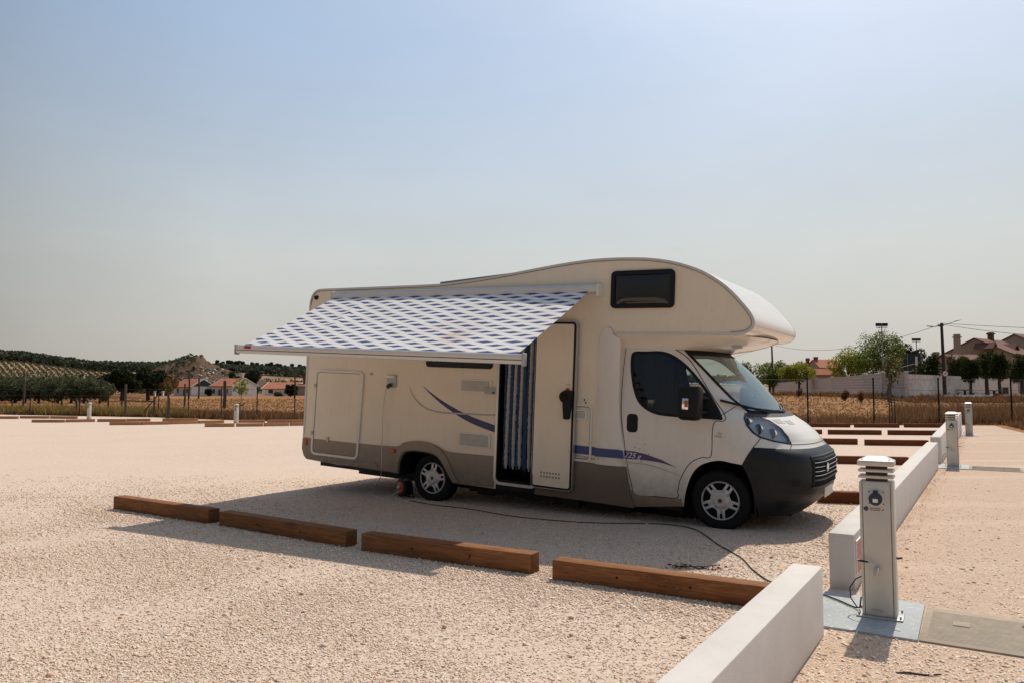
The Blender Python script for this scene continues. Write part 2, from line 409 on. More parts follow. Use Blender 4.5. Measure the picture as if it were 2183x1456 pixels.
b = g.ramp(gi.outputs['Random Per Island'], [(0, (.36, .27, .21)), (.04, (.60, .42, .30)), (.3, (.72, .555, .43)), (.6, (.78, .63, .51)), (.9, (.83, .73, .62)), (1, (.85, .79, .71))])
b = g.mix(g.rng(n.outputs[0], .35, .7, 0, .25), b, (.58, .43, .33)); b = g.mix(1.0, b, (.98, .93, .87), 'MULTIPLY'); g.set(b, .9, 0, .1); M['stone'] = g.m
g = NG('white_rock'); gi = g.n('ShaderNodeNewGeometry')
b = g.ramp(gi.outputs['Random Per Island'], [(0, (.20, .15, .12)), (.6, (.34, .28, .24)), (1, (.66, .63, .59))]); g.set(b, .9); M['rock'] = g.m

# field and hills
g = NG('dry_ground'); co = g.co(); n = g.noise(co, .12, 6, .6); n2 = g.noise(g.map(co, (1, 2.5, 1)), 1.1, 7, .7); n3 = g.noise(co, 9, 5, .7)
b = g.ramp(n2.outputs[0], [(.3, (.19, .082, .030)), (.5, (.30, .145, .058)), (.7, (.42, .235, .105))])
b = g.mix(g.rng(n3.outputs[0], .35, .7, 0, .45), b, (.19, .09, .04))
b = g.mix(g.rng(n.outputs[0], .5, .68, 0, .5), b, (.31, .135, .055))
far = g.ramp(g.noise(co, .02, 6, .6).outputs[0], [(.38, (.20, .125, .075)), (.52, (.32, .19, .11)), (.75, (.40, .25, .145))])
sz = g.n('ShaderNodeSeparateXYZ'); g.l(co, sz.inputs[0])
b = g.mix(g.rng(sz.outputs['Y'], 240, 300, 0, 1), b, far)
g.set(b, .95, 0, .1); g.bump(n3.outputs[0], .6, .08); M['field'] = g.m
g = NG('quarry_soil'); co = g.co(); n = g.noise(co, .12, 8, .7); n2 = g.noise(g.map(co, (1, 1, .4)), .5, 6, .7)
b = g.ramp(n2.outputs[0], [(.3, (.075, .045, .028)), (.55, (.115, .067, .040)), (.75, (.16, .097, .057))])
b = g.mix(g.rng(n.outputs[0], .5, .62, 0, .7), b, (.075, .065, .034)); g.set(b, .95, 0, .1); g.bump(n2.outputs[0], .8, 1.0); M['quarry'] = g.m
g = NG('asphalt'); co = g.co(); n = g.noise(co, 30, 5); g.set(g.ramp(n.outputs[0], [(.3, (.20, .17, .145)), (.7, (.30, .26, .22))]), .9); M['road'] = g.m

def leafmat(name, cols, tr=.25, rough=.6):
    g = NG(name); gi = g.n('ShaderNodeNewGeometry'); co = g.co()
    k = len(cols)-1
    n = g.noise(co, .8, 4); v = g.math('ADD', g.math('MULTIPLY', gi.outputs['Random Per Island'], .6), g.math('MULTIPLY', n.outputs[0], .4))
    c = g.ramp(v, [(.15+.7*i/k, q) for i, q in enumerate(cols)])
    g.set(c, .85, 0, .08)
    tl = g.n('ShaderNodeBsdfTranslucent'); g.l(c, tl.inputs[0]); ms = g.n('ShaderNodeMixShader'); ms.inputs[0].default_value = tr
    g.l(g.p.outputs[0], ms.inputs[1]); g.l(tl.outputs[0], ms.inputs[2]); g.l(ms.outputs[0], g.out.inputs[0]); return g.m
M['lf_dark'] = leafmat('leaves_dark', [(.010, .014, .006), (.022, .030, .012), (.045, .052, .020)], .12)
M['lf_olive'] = leafmat('leaves_olive', [(.045, .052, .026), (.08, .09, .045), (.125, .135, .072)], .25)
M['lf_green'] = leafmat('leaves_green', [(.055, .080, .016), (.115, .155, .032), (.25, .28, .07)], .5)
M['lf_yellow'] = leafmat('leaves_yellow', [(.13, .15, .02), (.24, .24, .036), (.36, .32, .06)], .5)
M['lf_street'] = leafmat('leaves_street', [(.014, .022, .007), (.032, .046, .012), (.10, .11, .028)], .3)
M['lf_rust'] = leafmat('leaves_rust', [(.07, .05, .015), (.20, .085, .025), (.30, .12, .04)], .3)
M['lf_ridge'] = leafmat('leaves_ridge', [(.050, .056, .036), (.068, .078, .048), (.09, .098, .062)], .15)
M['lf_sap'] = leafmat('leaves_sapling', [(.06, .06, .02), (.14, .12, .05), (.26, .21, .11)], .3)
M['grass'] = leafmat('dry_grass', [(.18, .085, .033), (.31, .165, .068), (.48, .32, .16)], .35, .8)
M['weed'] = leafmat('dry_weeds', [(.10, .048, .022), (.175, .09, .042), (.29, .175, .09)], .35, .8)
M['weedg'] = leafmat('green_weeds', [(.17, .13, .03), (.28, .21, .05), (.38, .28, .09)], .35, .8)
M['bark'] = paint('bark', (.055, .042, .032), .9, var=.3, sc=12)
M['post'] = paint('dark_post', (.012, .013, .012), .8, var=.2, spec=.15)
M['oldpost'] = paint('weathered_post', (.085, .058, .042), .9, var=.3, sc=9)
M['pole'] = paint('pole_wood', (.045, .032, .028), .85, var=.25, sc=4)
M['wire'] = paint('wire', (.08, .08, .08), .5, .5)
M['mast'] = paint('grey_mast', (.25, .26, .27), .5, .4)
M['housew'] = render_mat('house_white', (.78, .75, .72)); M['housec'] = render_mat('house_grey', (.36, .29, .24))
M['houseg'] = paint('green_gable', (.035, .085, .045), .8, spec=.1)
M['blockw'] = None
g = NG('roof_tiles'); co = g.co(); wv = g.n('ShaderNodeTexWave'); wv.inputs['Scale'].default_value = 1.6; wv.bands_direction = 'X'; g.l(co, wv.inputs['Vector'])
n = g.noise(co, 1.2, 6, .7); n2 = g.noise(co, 14, 4)
b = g.ramp(n.outputs[0], [(.3, (.38, .125, .06)), (.7, (.55, .21, .11))]); b = g.mix(g.rng(n2.outputs[0], .4, .7, 0, .45), b, (.22, .09, .055))
g.set(b, .85, 0, .2); g.bump(wv.outputs[1], .6, .05); M['tile'] = g.m
g = NG('roof_tiles_old'); co = g.co(); n = g.noise(co, .8, 6, .7); n2 = g.noise(co, 9, 4)
b = g.ramp(n.outputs[0], [(.3, (.13, .06, .045)), (.7, (.22, .105, .075))]); b = g.mix(g.rng(n2.outputs[0], .4, .7, 0, .5), b, (.10, .055, .045)); g.set(b, .9, 0, .2); M['tile2'] = g.m
g = NG('block_wall'); co = g.co(); br = g.n('ShaderNodeTexBrick'); br.offset = 0; br.inputs['Scale'].default_value = 1
br.inputs['Color1'].default_value = (.40, .36, .33, 1); br.inputs['Color2'].default_value = (.36, .32, .295, 1); br.inputs['Mortar'].default_value = (.60, .57, .54, 1)
br.inputs['Mortar Size'].default_value = .025; br.inputs['Brick Width'].default_value = .3; br.inputs['Row Height'].default_value = .3
sw = g.n('ShaderNodeSeparateXYZ'); g.l(co, sw.inputs[0]); cb_ = g.n('ShaderNodeCombineXYZ'); g.l(sw.outputs[0], cb_.inputs[0]); g.l(sw.outputs[2], cb_.inputs[1]); g.l(cb_.outputs[0], br.inputs[0])
g.set(br.outputs[0], .9); g.bump(br.outputs[1], -.6, .05); M['block'] = g.m
g = NG('windowdark'); g.set((.02, .022, .026), .15, 0, .6); M['win'] = g.m
g = NG('mesh_green'); g.set((.03, .05, .048), .8); M['netting'] = g.m
#@@PART2
# ------------------------------------------------------------------ motorhome
YAW = R(31.6); NOSE = R(2.5); GP = Vector((2.365, 8.656, 0))
MU = Vector((math.cos(YAW)*math.cos(NOSE), -math.sin(YAW)*math.cos(NOSE), -math.sin(NOSE)))
MV = Vector((math.sin(YAW), math.cos(YAW), 0)); MW = MU.cross(MV)
MH = Matrix(((MU.x, MV.x, MW.x, GP.x), (MU.y, MV.y, MW.y, GP.y), (MU.z, MV.z, MW.z, GP.z), (0, 0, 0, 1)))
# local frame: u forward, v away from the near side (0 = near wall, 2.2 = far wall), w up
UF = [(.2,.68),(.28,.78),(.36,.86),(.45,.92),(.6,.95),(.75,.95),(.84,.935),(.90,.895),(.96,.835),(1.04,.80),(1.12,.72),(1.2,.61),(1.28,.47),(1.34,.35),(1.4,.285),(1.55,.155),(1.7,.02),(1.85,-.14),(1.98,-.30),(2.04,-.38)]
DU = [(.9,1.15),(1.3,.8),(1.45,.66),(2.1,.6)]
BW = [(1.2,1.07),(1.3,1.062),(1.6,1.02),(2.0,.955),(2.08,.95)]
NX = 2.6
def nx(w): return lt([(.90, 3.6), (1.03, 2.6)], w)
def uf(w): return lt(UF, w)
def S(u, w):
    b = lt(BW, w); a = uf(w)-lt(DU, w); f = uf(w)
    if u <= a: return 1.1-b
    t = min(1, (u-a)/(f-a)); N = nx(w); return 1.1-b*(1-t**N)**(1/N)
def phi_at(u, w):
    a = uf(w)-lt(DU, w); t = max(0, min(1, (u-a)/(uf(w)-a))); return math.asin(t**(nx(w)/2))
def front(phi, w, off=0, UT=None, BT=None, DT=None):
    f = lt(UT or UF, w)+off; d = lt(DT or DU, w); b = lt(BT or BW, w)+off
    c = math.cos(phi); s_ = math.sin(phi); NX = nx(w)
    return Vector((f-d-off+(d+off)*abs(s_)**(2/NX), 1.1-b*math.copysign(abs(c)**(2/NX), c), w))
def cm(pts, k=6, closed=True):
    """Catmull-Rom through the points"""
    out = []; n = len(pts)
    for i in range(n if closed else n-1):
        g_ = lambda j: pts[j % n] if closed else pts[max(0, min(n-1, j))]
        p0, p1, p2, p3 = g_(i-1), g_(i), g_(i+1), g_(i+2)
        for q in range(k):
            t = q/k; out.append(tuple(.5*((2*b)+(c-a)*t+(2*a-5*b+4*c-d)*t*t+(-a+3*b-3*c+d)*t**3) for a, b, c, d in zip(p0, p1, p2, p3)))
    if not closed: out.append(tuple(pts[-1]))
    return out
def rr(u0, w0, u1, w1, r=.04, n=5):
    o = []
    for cx, cy, a in ((u1-r, w1-r, 0), (u0+r, w1-r, 90), (u0+r, w0+r, 180), (u1-r, w0+r, 270)):
        for i in range(n+1):
            t = R(a+90*i/n); o.append((cx+r*math.cos(t), cy+r*math.sin(t)))
    return o
def ell(cu, cw, a, b, n=20): return [(cu+a*math.cos(2*math.pi*i/n), cw+b*math.sin(2*math.pi*i/n)) for i in range(n)]
def inset(poly, d):
    n = len(poly); A = sum(poly[i][0]*poly[(i+1) % n][1]-poly[(i+1) % n][0]*poly[i][1] for i in range(n)); sg = 1 if A > 0 else -1
    out = []
    for i in range(n):
        p, q, r_ = Vector(poly[i-1]), Vector(poly[i]), Vector(poly[(i+1) % n])
        a = (q-p); b = (r_-q)
        if a.length < 1e-6: a = b
        if b.length < 1e-6: b = a
        na = Vector((-a.y, a.x)).normalized(); nb = Vector((-b.y, b.x)).normalized(); m = (na+nb)
        m = m.normalized() if m.length > 1e-6 else na
        k = min(2.0, 1/max(.3, m.dot(na))); out.append(tuple(q+m*(d*k*sg)))
    return out
def patch(name, outer, holes, mat, parent, fn=None, off=0.0, thick=.004, step=.08, mirror=False):
    """a thin panel that follows the surface v = fn(u, w), lifted outwards by off"""
    fn = fn or S
    bm = bmesh.new(); ed = []
    for loop in [outer]+list(holes):
        vs = [bm.verts.new((p[0], p[1], 0)) for p in loop]
        for i in range(len(vs)): ed.append(bm.edges.new((vs[i], vs[(i+1) % len(vs)])))
    bmesh.ops.triangle_fill(bm, edges=ed, use_beauty=True, normal=(0, 0, 1))
    if step:
        us = [p[0] for p in outer]; ws = [p[1] for p in outer]
        for lo, hi, ax in ((min(us), max(us), 0), (min(ws), max(ws), 1)):
            k = int((hi-lo)/step)
            for i in range(1, k+1):
                c = [0, 0, 0]; c[ax] = lo+(hi-lo)*i/(k+1); nn = [0, 0, 0]; nn[ax] = 1
                bmesh.ops.bisect_plane(bm, geom=bm.verts[:]+bm.edges[:]+bm.faces[:], plane_co=c, plane_no=nn)
    bmesh.ops.recalc_face_normals(bm, faces=bm.faces[:])
    if bm.faces and sum(f.normal.z for f in bm.faces) < 0: bmesh.ops.reverse_faces(bm, faces=bm.faces[:])
    for v in bm.verts:
        u, w_ = v.co.x, v.co.y; v.co = (u, fn(u, w_)-off, w_)
    be = [e for e in bm.edges if len(e.link_faces) == 1]
    if thick:
        ex = bmesh.ops.extrude_edge_only(bm, edges=be)
        for v in [q for q in ex['geom'] if isinstance(q, bmesh.types.BMVert)]: v.co.y += thick
    if mirror:
        for v in bm.verts: v.co.y = 2.2-v.co.y
        bmesh.ops.reverse_faces(bm, faces=bm.faces[:])
    me = bpy.data.meshes.new(name); bm.to_mesh(me); bm.free(); me.materials.append(mat); smooth(me, 35)
    return link(name, me, parent)
def flat(name, outer, mat, parent, v=0.0, thick=.004, holes=(), step=0): return patch(name, outer, holes, mat, parent, fn=lambda u, w_: v, thick=thick, step=step)
def loft(name, ws, start, mat, parent, off=0.0, n=44, UT=None, BT=None, DT=None, ph=None, half=None):
    b = MB(); P = []
    for w_ in ws:
        p0 = ph(w_) if ph else phi_at(start(w_), w_); p1 = math.pi-p0
        if half is not None: p1 = p0+half(w_) if callable(half) else half
        P.append([front(p0+(p1-p0)*i/n, w_, off, UT, BT, DT) for i in range(n+1)])
    b.grid(P); return b.build(name, mat, parent, ang=50, recalc=False)
def lin(a, b, n): return [a+(b-a)*i/(n-1) for i in range(n)]
def tubes(name, lst, r, mat, parent, n=6, closed=False):
    b = MB()
    for pts in lst: b.tube(pts+([pts[0]] if closed else []), r, n, cap=not closed)
    return b.build(name, mat, parent)

home = link('motorhome', None); home.matrix_world = MH; home.empty_display_size = .3
tag(home, 'cream coachbuilt motorhome with overcab sleeping pod, rolled-out awning and open side door', 'motorhome')
# --- coach body
roof = cm([(-6.695,2.55),(-6.685,2.68),(-6.64,2.79),(-6.56,2.855),(-6.45,2.875),(-6.2,2.878),(-5.2,2.882),(-4.3,2.888),(-3.9,2.905),(-3.15,2.975),(-2.28,3.085),(-1.85,3.128),(-1.55,3.14),(-1.25,3.136),(-.93,3.112),(-.62,3.052),(-.3,2.935),(-.02,2.75),(.19,2.53),(.27,2.42),(.295,2.34),(.272,2.27),(.19,2.222),(.04,2.205)], 4, False)
arch_r = cm([(-4.70,.16),(-4.676,.358),(-4.60,.48),(-4.47,.515),(-4.263,.52),(-4.053,.49),(-3.925,.395),(-3.812,.244),(-3.73,.13)], 4, False)
left = [(-6.70,.53),(-6.70,.36),(-6.655,.25),(-6.58,.205),(-6.23,.19),(-4.75,.19)]
rest = [(-3.68,.13),(-3.07,.13)]
dr = [(-3.045,.13),(-3.045,2.33),(-2.435,2.33),(-2.435,.13)]
tail = [(-1.32,.13),(-1.32,2.205)]
PA = roof[::-1]+left+arch_r+rest+dr+tail; PB = roof[::-1]+left+arch_r+rest+tail
b = MB(); b.prism(PA, 0, .5, capb=False); b.prism(PB, .5, 2.2)
body = b.build('body', M['coach'], home, ang=30)
# pod front and roof skin: glossy gelcoat
b = MB(); rs = roof[4:]+[(-.6,2.2045)]
P = [[(u+ (.006 if i > 50 else 0), v, w_+.004) for u, w_ in rs] for i, v in enumerate(lin(.03, 2.17, 14))]
b = MB(); b.grid([[(u, v, w_) for v in lin(.02, 2.18, 10)] for u, w_ in inset(rs+[(-.6,2.0),(-6.4,2.0)], -.005)[:len(rs)]]); b.build('roof_skin', M['alcove'], home, ang=35)
# trims along both roof edges
tr_in = inset(roof+[(-1.41,2.21),(-6.69,.6)], .035)[:len(roof)]
for nm, va, vb in (('edge_trim', -.008, .03), ('edge_trim', 2.17, 2.208)):
    rl = [(-6.70,.55)]+roof+[(-1.40,2.205)]; rin = inset(rl+[(-4, 2)], .027)[:len(rl)]; ro = inset(rl+[(-4, 2)], -.006)[:len(rl)]
    b = MB(); b.prism(ro+rin[::-1], va, vb); b.build(nm, M['trim'], home, ang=30)
rl = roof[2:]; ri = inset(rl+[(-3, 1.5)], .031)[:len(rl)]; ro = inset(rl+[(-3, 1.5)], .026)[:len(rl)]
b = MB(); b.prism(ro+ri[::-1], -.010, 0); b.build('trim_sealant', M['soil'], home)
# skirt with flared arch
top = cm([(-6.705,.53),(-5.41,.533),(-4.85,.545),(-4.68,.575),(-4.50,.64),(-4.28,.655),(-4.06,.625),(-3.84,.555),(-3.4,.555),(-3.07,.56)], 5, False)
sk = top+[(-3.07,.14),(-3.66,.13)]+arch_r[::-1]+[(-4.72,.17),(-5.2,.17),(-6.23,.185),(-6.60,.20),(-6.665,.25),(-6.712,.36)]
patch('lower_skirt', sk, [], M['skirt'], home, fn=lambda u, w_: -.012-.02*math.exp(-((u+4.27)/.55)**4), thick=.05, step=.12)
flare = [(-4.80,.30),(-4.752,.453),(-4.654,.597),(-4.483,.65),(-4.27,.66),(-4.059,.62),(-3.87,.50),(-3.69,.218),(-3.62,.16)]
fo = cm(flare, 4, False); fi = cm([(-4.71,.18),(-4.69,.37),(-4.61,.495),(-4.47,.53),(-4.27,.535),(-4.06,.505),(-3.93,.41),(-3.80,.24),(-3.72,.14)], 4, False)
flat('arch_flare', fo+fi[::-1], M['skirt'], home, v=-.045, thick=.05)
flat('skirt_strake', [(-6.2,.20),(-5.17,.285),(-5.10,.215),(-5.9,.17)], M['skirt'], home, v=-.028, thick=.02)
b = MB(); n_ = [(p[0], p[1]) for p in arch_r]; nn_ = inset(n_+[(-4.2,-.5)], .02)[:len(n_)]; n_ = inset(n_+[(-4.2,-.5)], .004)[:len(n_)]
b.prism(n_+nn_[::-1], -.03, .62); b.box(-4.69, -3.75, .485, .52, .1, .53); b.build('wheel_arch_liner', M['black'], home)
flat('front_skirt', [(-2.435,.615),(-1.195,.60),(-1.13,.30),(-1.07,.16),(-1.07,.125),(-2.435,.135)], M['skirt2'], home, v=-.014, thick=.045)
b = MB(); b.box(-6.45, -4.9, .15, 2.05, .10, .2); b.box(-3.6, -1.2, .2, 2.0, .02, .14); b.box(-6.0, -.3, .55, .68, -.02, .12); b.box(-6.0, -.3, 1.5, 1.63, -.02, .12)
b.tube([(-4.14, .2, .15), (-4.14, 2.0, .15)], .05); b.tube([(-3.75, .3, .06), (-3.1, .35, .10)], .03); b.box(-3.5, -3.25, .25, .5, -.02, .12)
b.tube([(-2.2, .05, .14), (-2.2, .05, .02), (-2.2, .2, .02)], .012); b.box(-2.1, -1.85, .1, .3, .03, .14)
b.build('chassis', M['black'], home)
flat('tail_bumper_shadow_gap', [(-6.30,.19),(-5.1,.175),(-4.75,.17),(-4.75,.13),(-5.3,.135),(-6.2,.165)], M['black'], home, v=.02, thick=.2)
# --- garage hatch
def shear(poly): return poly
gd = link('garage_hatch', None, home)
gq = [(-6.503,.284),(-5.512,.284),(-5.46,1.613),(-6.468,1.613)]
def quad_r(q, r_=.07):
    o = []; n = len(q)
    for i in range(n):
        p, c, e_ = Vector(q[i-1]), Vector(q[i]), Vector(q[(i+1) % n]); a = (p-c).normalized(); d = (e_-c).normalized()
        for k in range(6):
            t = k/5; o.append(tuple((c+a*r_)*(1-t)**2+c*2*t*(1-t)+(c+d*r_)*t*t))
    return o
go = quad_r(gq, .10); gi = inset(go, .035)
flat('hatch_frame', go, M['white'], gd, v=-.026, thick=.03, holes=[gi])
g2 = inset(go, .042); flat('hatch_seal', gi, M['black'], gd, v=-.014, thick=.01, holes=[g2])
hi_ = [p for p in g2]; up = [(u, max(w_, .532)) for u, w_ in g2]; lo = [(u, min(w_, .530)) for u, w_ in g2]
def dd(pl):
    o = []
    for p in pl:
        if not o or (abs(o[-1][0]-p[0])+abs(o[-1][1]-p[1])) > 1e-4: o.append(p)
    return o
flat('hatch_panel', [(-5.548,.532)]+[p for p in g2 if p[1] > .8]+[(-6.452,.532)], M['coach'], gd, v=-.018, thick=.01)
flat('hatch_panel', [(-6.452,.530)]+[p for p in g2 if p[1] < .5]+[(-5.548,.530)], M['skirt'], gd, v=-.0185, thick=.01)
for (u, w_) in ((-6.455, 1.36), (-6.475, .62)): 
    b = MB(); b.box(u-.035, u+.025, -.035, -.018, w_-.03, w_+.03, .006); b.box(u-.012, u+.012, -.042, -.03, w_-.012, w_+.012, .003); b.build('latch', M['grey'], gd)
flat('hatch_clip', rr(-6.17,.505,-6.12,.58,.01), M['grey'], gd, v=-.035, thick=.02)
# small fittings
flat('side_marker_lamp', ell(-4.842,.479,.07,.028), M['amber'], home, v=-.05, thick=.03)
flat('tail_lamp', rr(-6.655,.41,-6.60,.515,.02), M['amber'], home, v=-.03, thick=.03)
flat('lock_cap', ell(-5.325,1.585,.035,.018), M['greyd'], home, v=-.012, thick=.012)
flat('clearance_lamp', ell(-6.55,2.745,.045,.035), M['black'], home, v=-.015, thick=.015)
flat('coach_window', rr(-4.275,1.735,-3.175,2.30,.05), M['acrylic'], home, v=-.03, thick=.03)
flat('window_frame', rr(-4.29,1.72,-3.16,2.315,.05), M['black'], home, v=-.018, thick=.018)
def vent(u0, w0, u1, w1, n, nm='appliance_vent'):
    o = link(nm, None, home)
    flat('vent_frame', rr(u0,w0,u1,w1,.02), M['white'], o, v=-.016, thick=.016, holes=[rr(u0+.022,w0+.022,u1-.03,w1-.022,.01)])
    flat('vent_back', rr(u0+.015,w0+.015,u1-.015,w1-.015,.01), M['black'], o, v=-.003, thick=.003)
    b = MB(); h = (w1-w0-.05)/n
    for i in range(n): z = w0+.025+h*(i+.5); b.box(u0+.02, u1-.025, -.014, -.005, z-h*.33, z+h*.33)
    b.build('vent_slats', M['white'], o, sm_=False); return o
vent(-3.680,1.395,-3.158,1.572,9); vent(-3.675,.648,-3.150,.842,10)
flat('door_holder', rr(-3.26,1.385,-3.075,1.475,.01), M['greyd'], home, v=-.03, thick=.03)
flat('door_holder_clip', rr(-3.13,1.395,-3.10,1.42,.005), M['black'], home, v=-.034, thick=.005)
so = link('power_inlet', None, home)
flat('inlet_box', rr(-5.0,1.40,-4.83,1.585,.02), M['grey'], so, v=-.02, thick=.02)
b = MB(); b.box(-5.01, -4.845, -.012, .012, -.155, 0, .005, M=Matrix.Translation((0, -.03, 1.58)) @ Matrix.Rotation(R(28), 4, 'X')); b.build('inlet_lid', M['rail'], so)
b = MB(); b.tube([(-4.91, -.03, 1.44), (-4.94, -.08, 1.40)], .03, 10); b.build('inlet_plug', M['bluep'], so)
# decals
def blend(name, a, bb, mat, v=-.0025): flat(name, cm(a, 6, False)+cm(bb, 6, False)[::-1], mat, home, v=v, thick=.002)
blend('grey_swoosh', [(-4.588,1.44),(-4.50,1.30),(-4.36,1.19),(-4.2,1.125),(-3.96,1.10),(-3.5,1.108),(-3.075,1.118)], [(-4.588,1.435),(-4.51,1.285),(-4.37,1.170),(-4.2,1.105),(-3.96,1.078),(-3.5,1.085),(-3.075,1.095)], M['greyd'], -.004)
blend('navy_swoosh', [(-4.33,1.437),(-4.1,1.31),(-3.85,1.195),(-3.5,1.07),(-3.075,.968)], [(-4.33,1.43),(-4.1,1.27),(-3.85,1.13),(-3.5,.98),(-3.075,.872)], M['navy'])
flat('blue_band', [(-2.435,.815),(-1.29,.80),(-1.29,.695),(-2.435,.71)], M['blue'], home, v=-.0025, thick=.002)
flat('grey_band', cm([(-2.435,.69),(-2.1,.70),(-1.88,.695),(-1.55,.665),(-1.29,.655)],4,False)+cm([(-2.435,.675),(-2.1,.68),(-1.88,.67),(-1.55,.64),(-1.29,.632)],4,False)[::-1], M['greyd'], home, v=-.0028, thick=.002)
# service hatch behind the cab
hc = link('service_hatch', None, home)
q = rr(-1.95,.612,-1.648,1.325,.07); flat('hatch_frame', q, M['white'], hc, v=-.018, thick=.018, holes=[inset(q, .028)])
flat('hatch_seal', inset(q, .028), M['black'], hc, v=-.008, thick=.006, holes=[inset(q, .036)])
o = vent(-1.92,1.13,-1.72,1.258,8, 'hatch_vent')
flat('cord_plate', rr(-1.795,1.325,-1.715,1.40,.01), M['white'], home, v=-.012, thick=.012)
b = MB(); b.tube([(-1.765, -.018, 1.385), (-1.765, -.012, 1.375)], .010, 8); b.tube([(-1.745, -.018, 1.35), (-1.745, -.012, 1.34)], .010, 8); b.build('cord_clip', M['black'], home)
# pod window
pw = link('pod_window', None, home); q = rr(-1.448,2.515,-.634,2.975,.06)
flat('window_frame', q, M['black'], pw, v=-.03, thick=.03, holes=[inset(q, .05)])
def bul(u, w_):
    a = max(0, 1-((u+1.041)/.36)**4); c = max(0, 1-((w_-2.745)/.18)**4); return -.012-.022*a*c
patch('window_pane', inset(q, .045), [], M['acrylic'], pw, fn=bul, thick=.01, step=.03)
g = NG('lamp_silver'); co = g.co(); g.set((.66, .64, .61), .35, .45); M['lamphs'] = g.m
flat('dirty_sill', [(-1.10,.13),(-.56,.20),(-.47,.215),(-.50,.30),(-.57,.288),(-1.06,.275),(-1.12,.33)], M['sill'], home, v=.022, thick=.05)
# --- cab side fairing
fq = [(-1.60,.60),(-1.585,1.079),(-1.598,2.04),(-1.585,2.18),(-1.54,2.255),(-1.47,2.285),(-1.43,2.27),(-1.40,2.20),(-1.335,2.16),(-1.30,2.09),(-1.30,1.412),(-1.275,1.128),(-1.20,.60)]
def fairv(u, w_): return -.004-.035*math.sin(math.pi*max(0, min(1, (u+1.61)/.36)))**.7 if u < -1.25 else S(u, w_)-.004
patch('cab_fairing', fq, [], M['cab'], home, fn=lambda u, w_: min(fairv(u, w_), .02 if w_ < 1.3 else .03+.1*(w_-1.3)) if u > -1.34 else fairv(u, w_), thick=.03, step=.03)
flat('blue_band', [(-1.585,.80),(-1.45,.80),(-1.30,.802),(-1.215,.797),(-1.20,.70),(-1.30,.70),(-1.585,.695)], M['blue'], home, v=-.045, thick=.003)
# --- cab shell
UE = [(1.30,.20),(1.325,.196),(1.477,.004),(1.803,-.336),(2.03,-.589)]
HL = [(.94,.655),(1.0,.655),(1.085,.6),(1.17,.522),(1.253,.392),(1.296,.265),(1.325,.196)]
light = [(.156,1.324),(.165,1.273),(.205,1.195),(.28,1.112),(.353,1.066),(.49,1.028),(.649,1.002)]
hoodside = [(.605,1.082),(.528,1.165),(.471,1.205),(.392,1.252),(.265,1.292),(.196,1.322)]
arch_f = cm([(-.468,.21),(-.445,.397),(-.378,.593),(-.271,.711),(-.083,.777),(.08,.765),(.186,.753)], 4, False)
win_c = cm([(-1.211,1.936),(-1.176,1.992),(-1.05,1.998),(-.779,1.995),(-.543,1.867),(-.299,1.627),(-.14,1.41),(-.055,1.262),(-.09,1.245),(-.26,1.247),(-.596,1.245),(-.859,1.267),(-1.046,1.369),(-1.14,1.535),(-1.199,1.762)], 5)
panel = [(-1.32,.14),(-1.1,.14),(-.56,.205)]+arch_f+[(.294,.953),(.5,.948),(.655,.950)]+light[::-1]+[(.196,1.325),(.004,1.477),(-.336,1.803),(-.589,2.03),(-.68,2.09),(-1.32,2.10)]
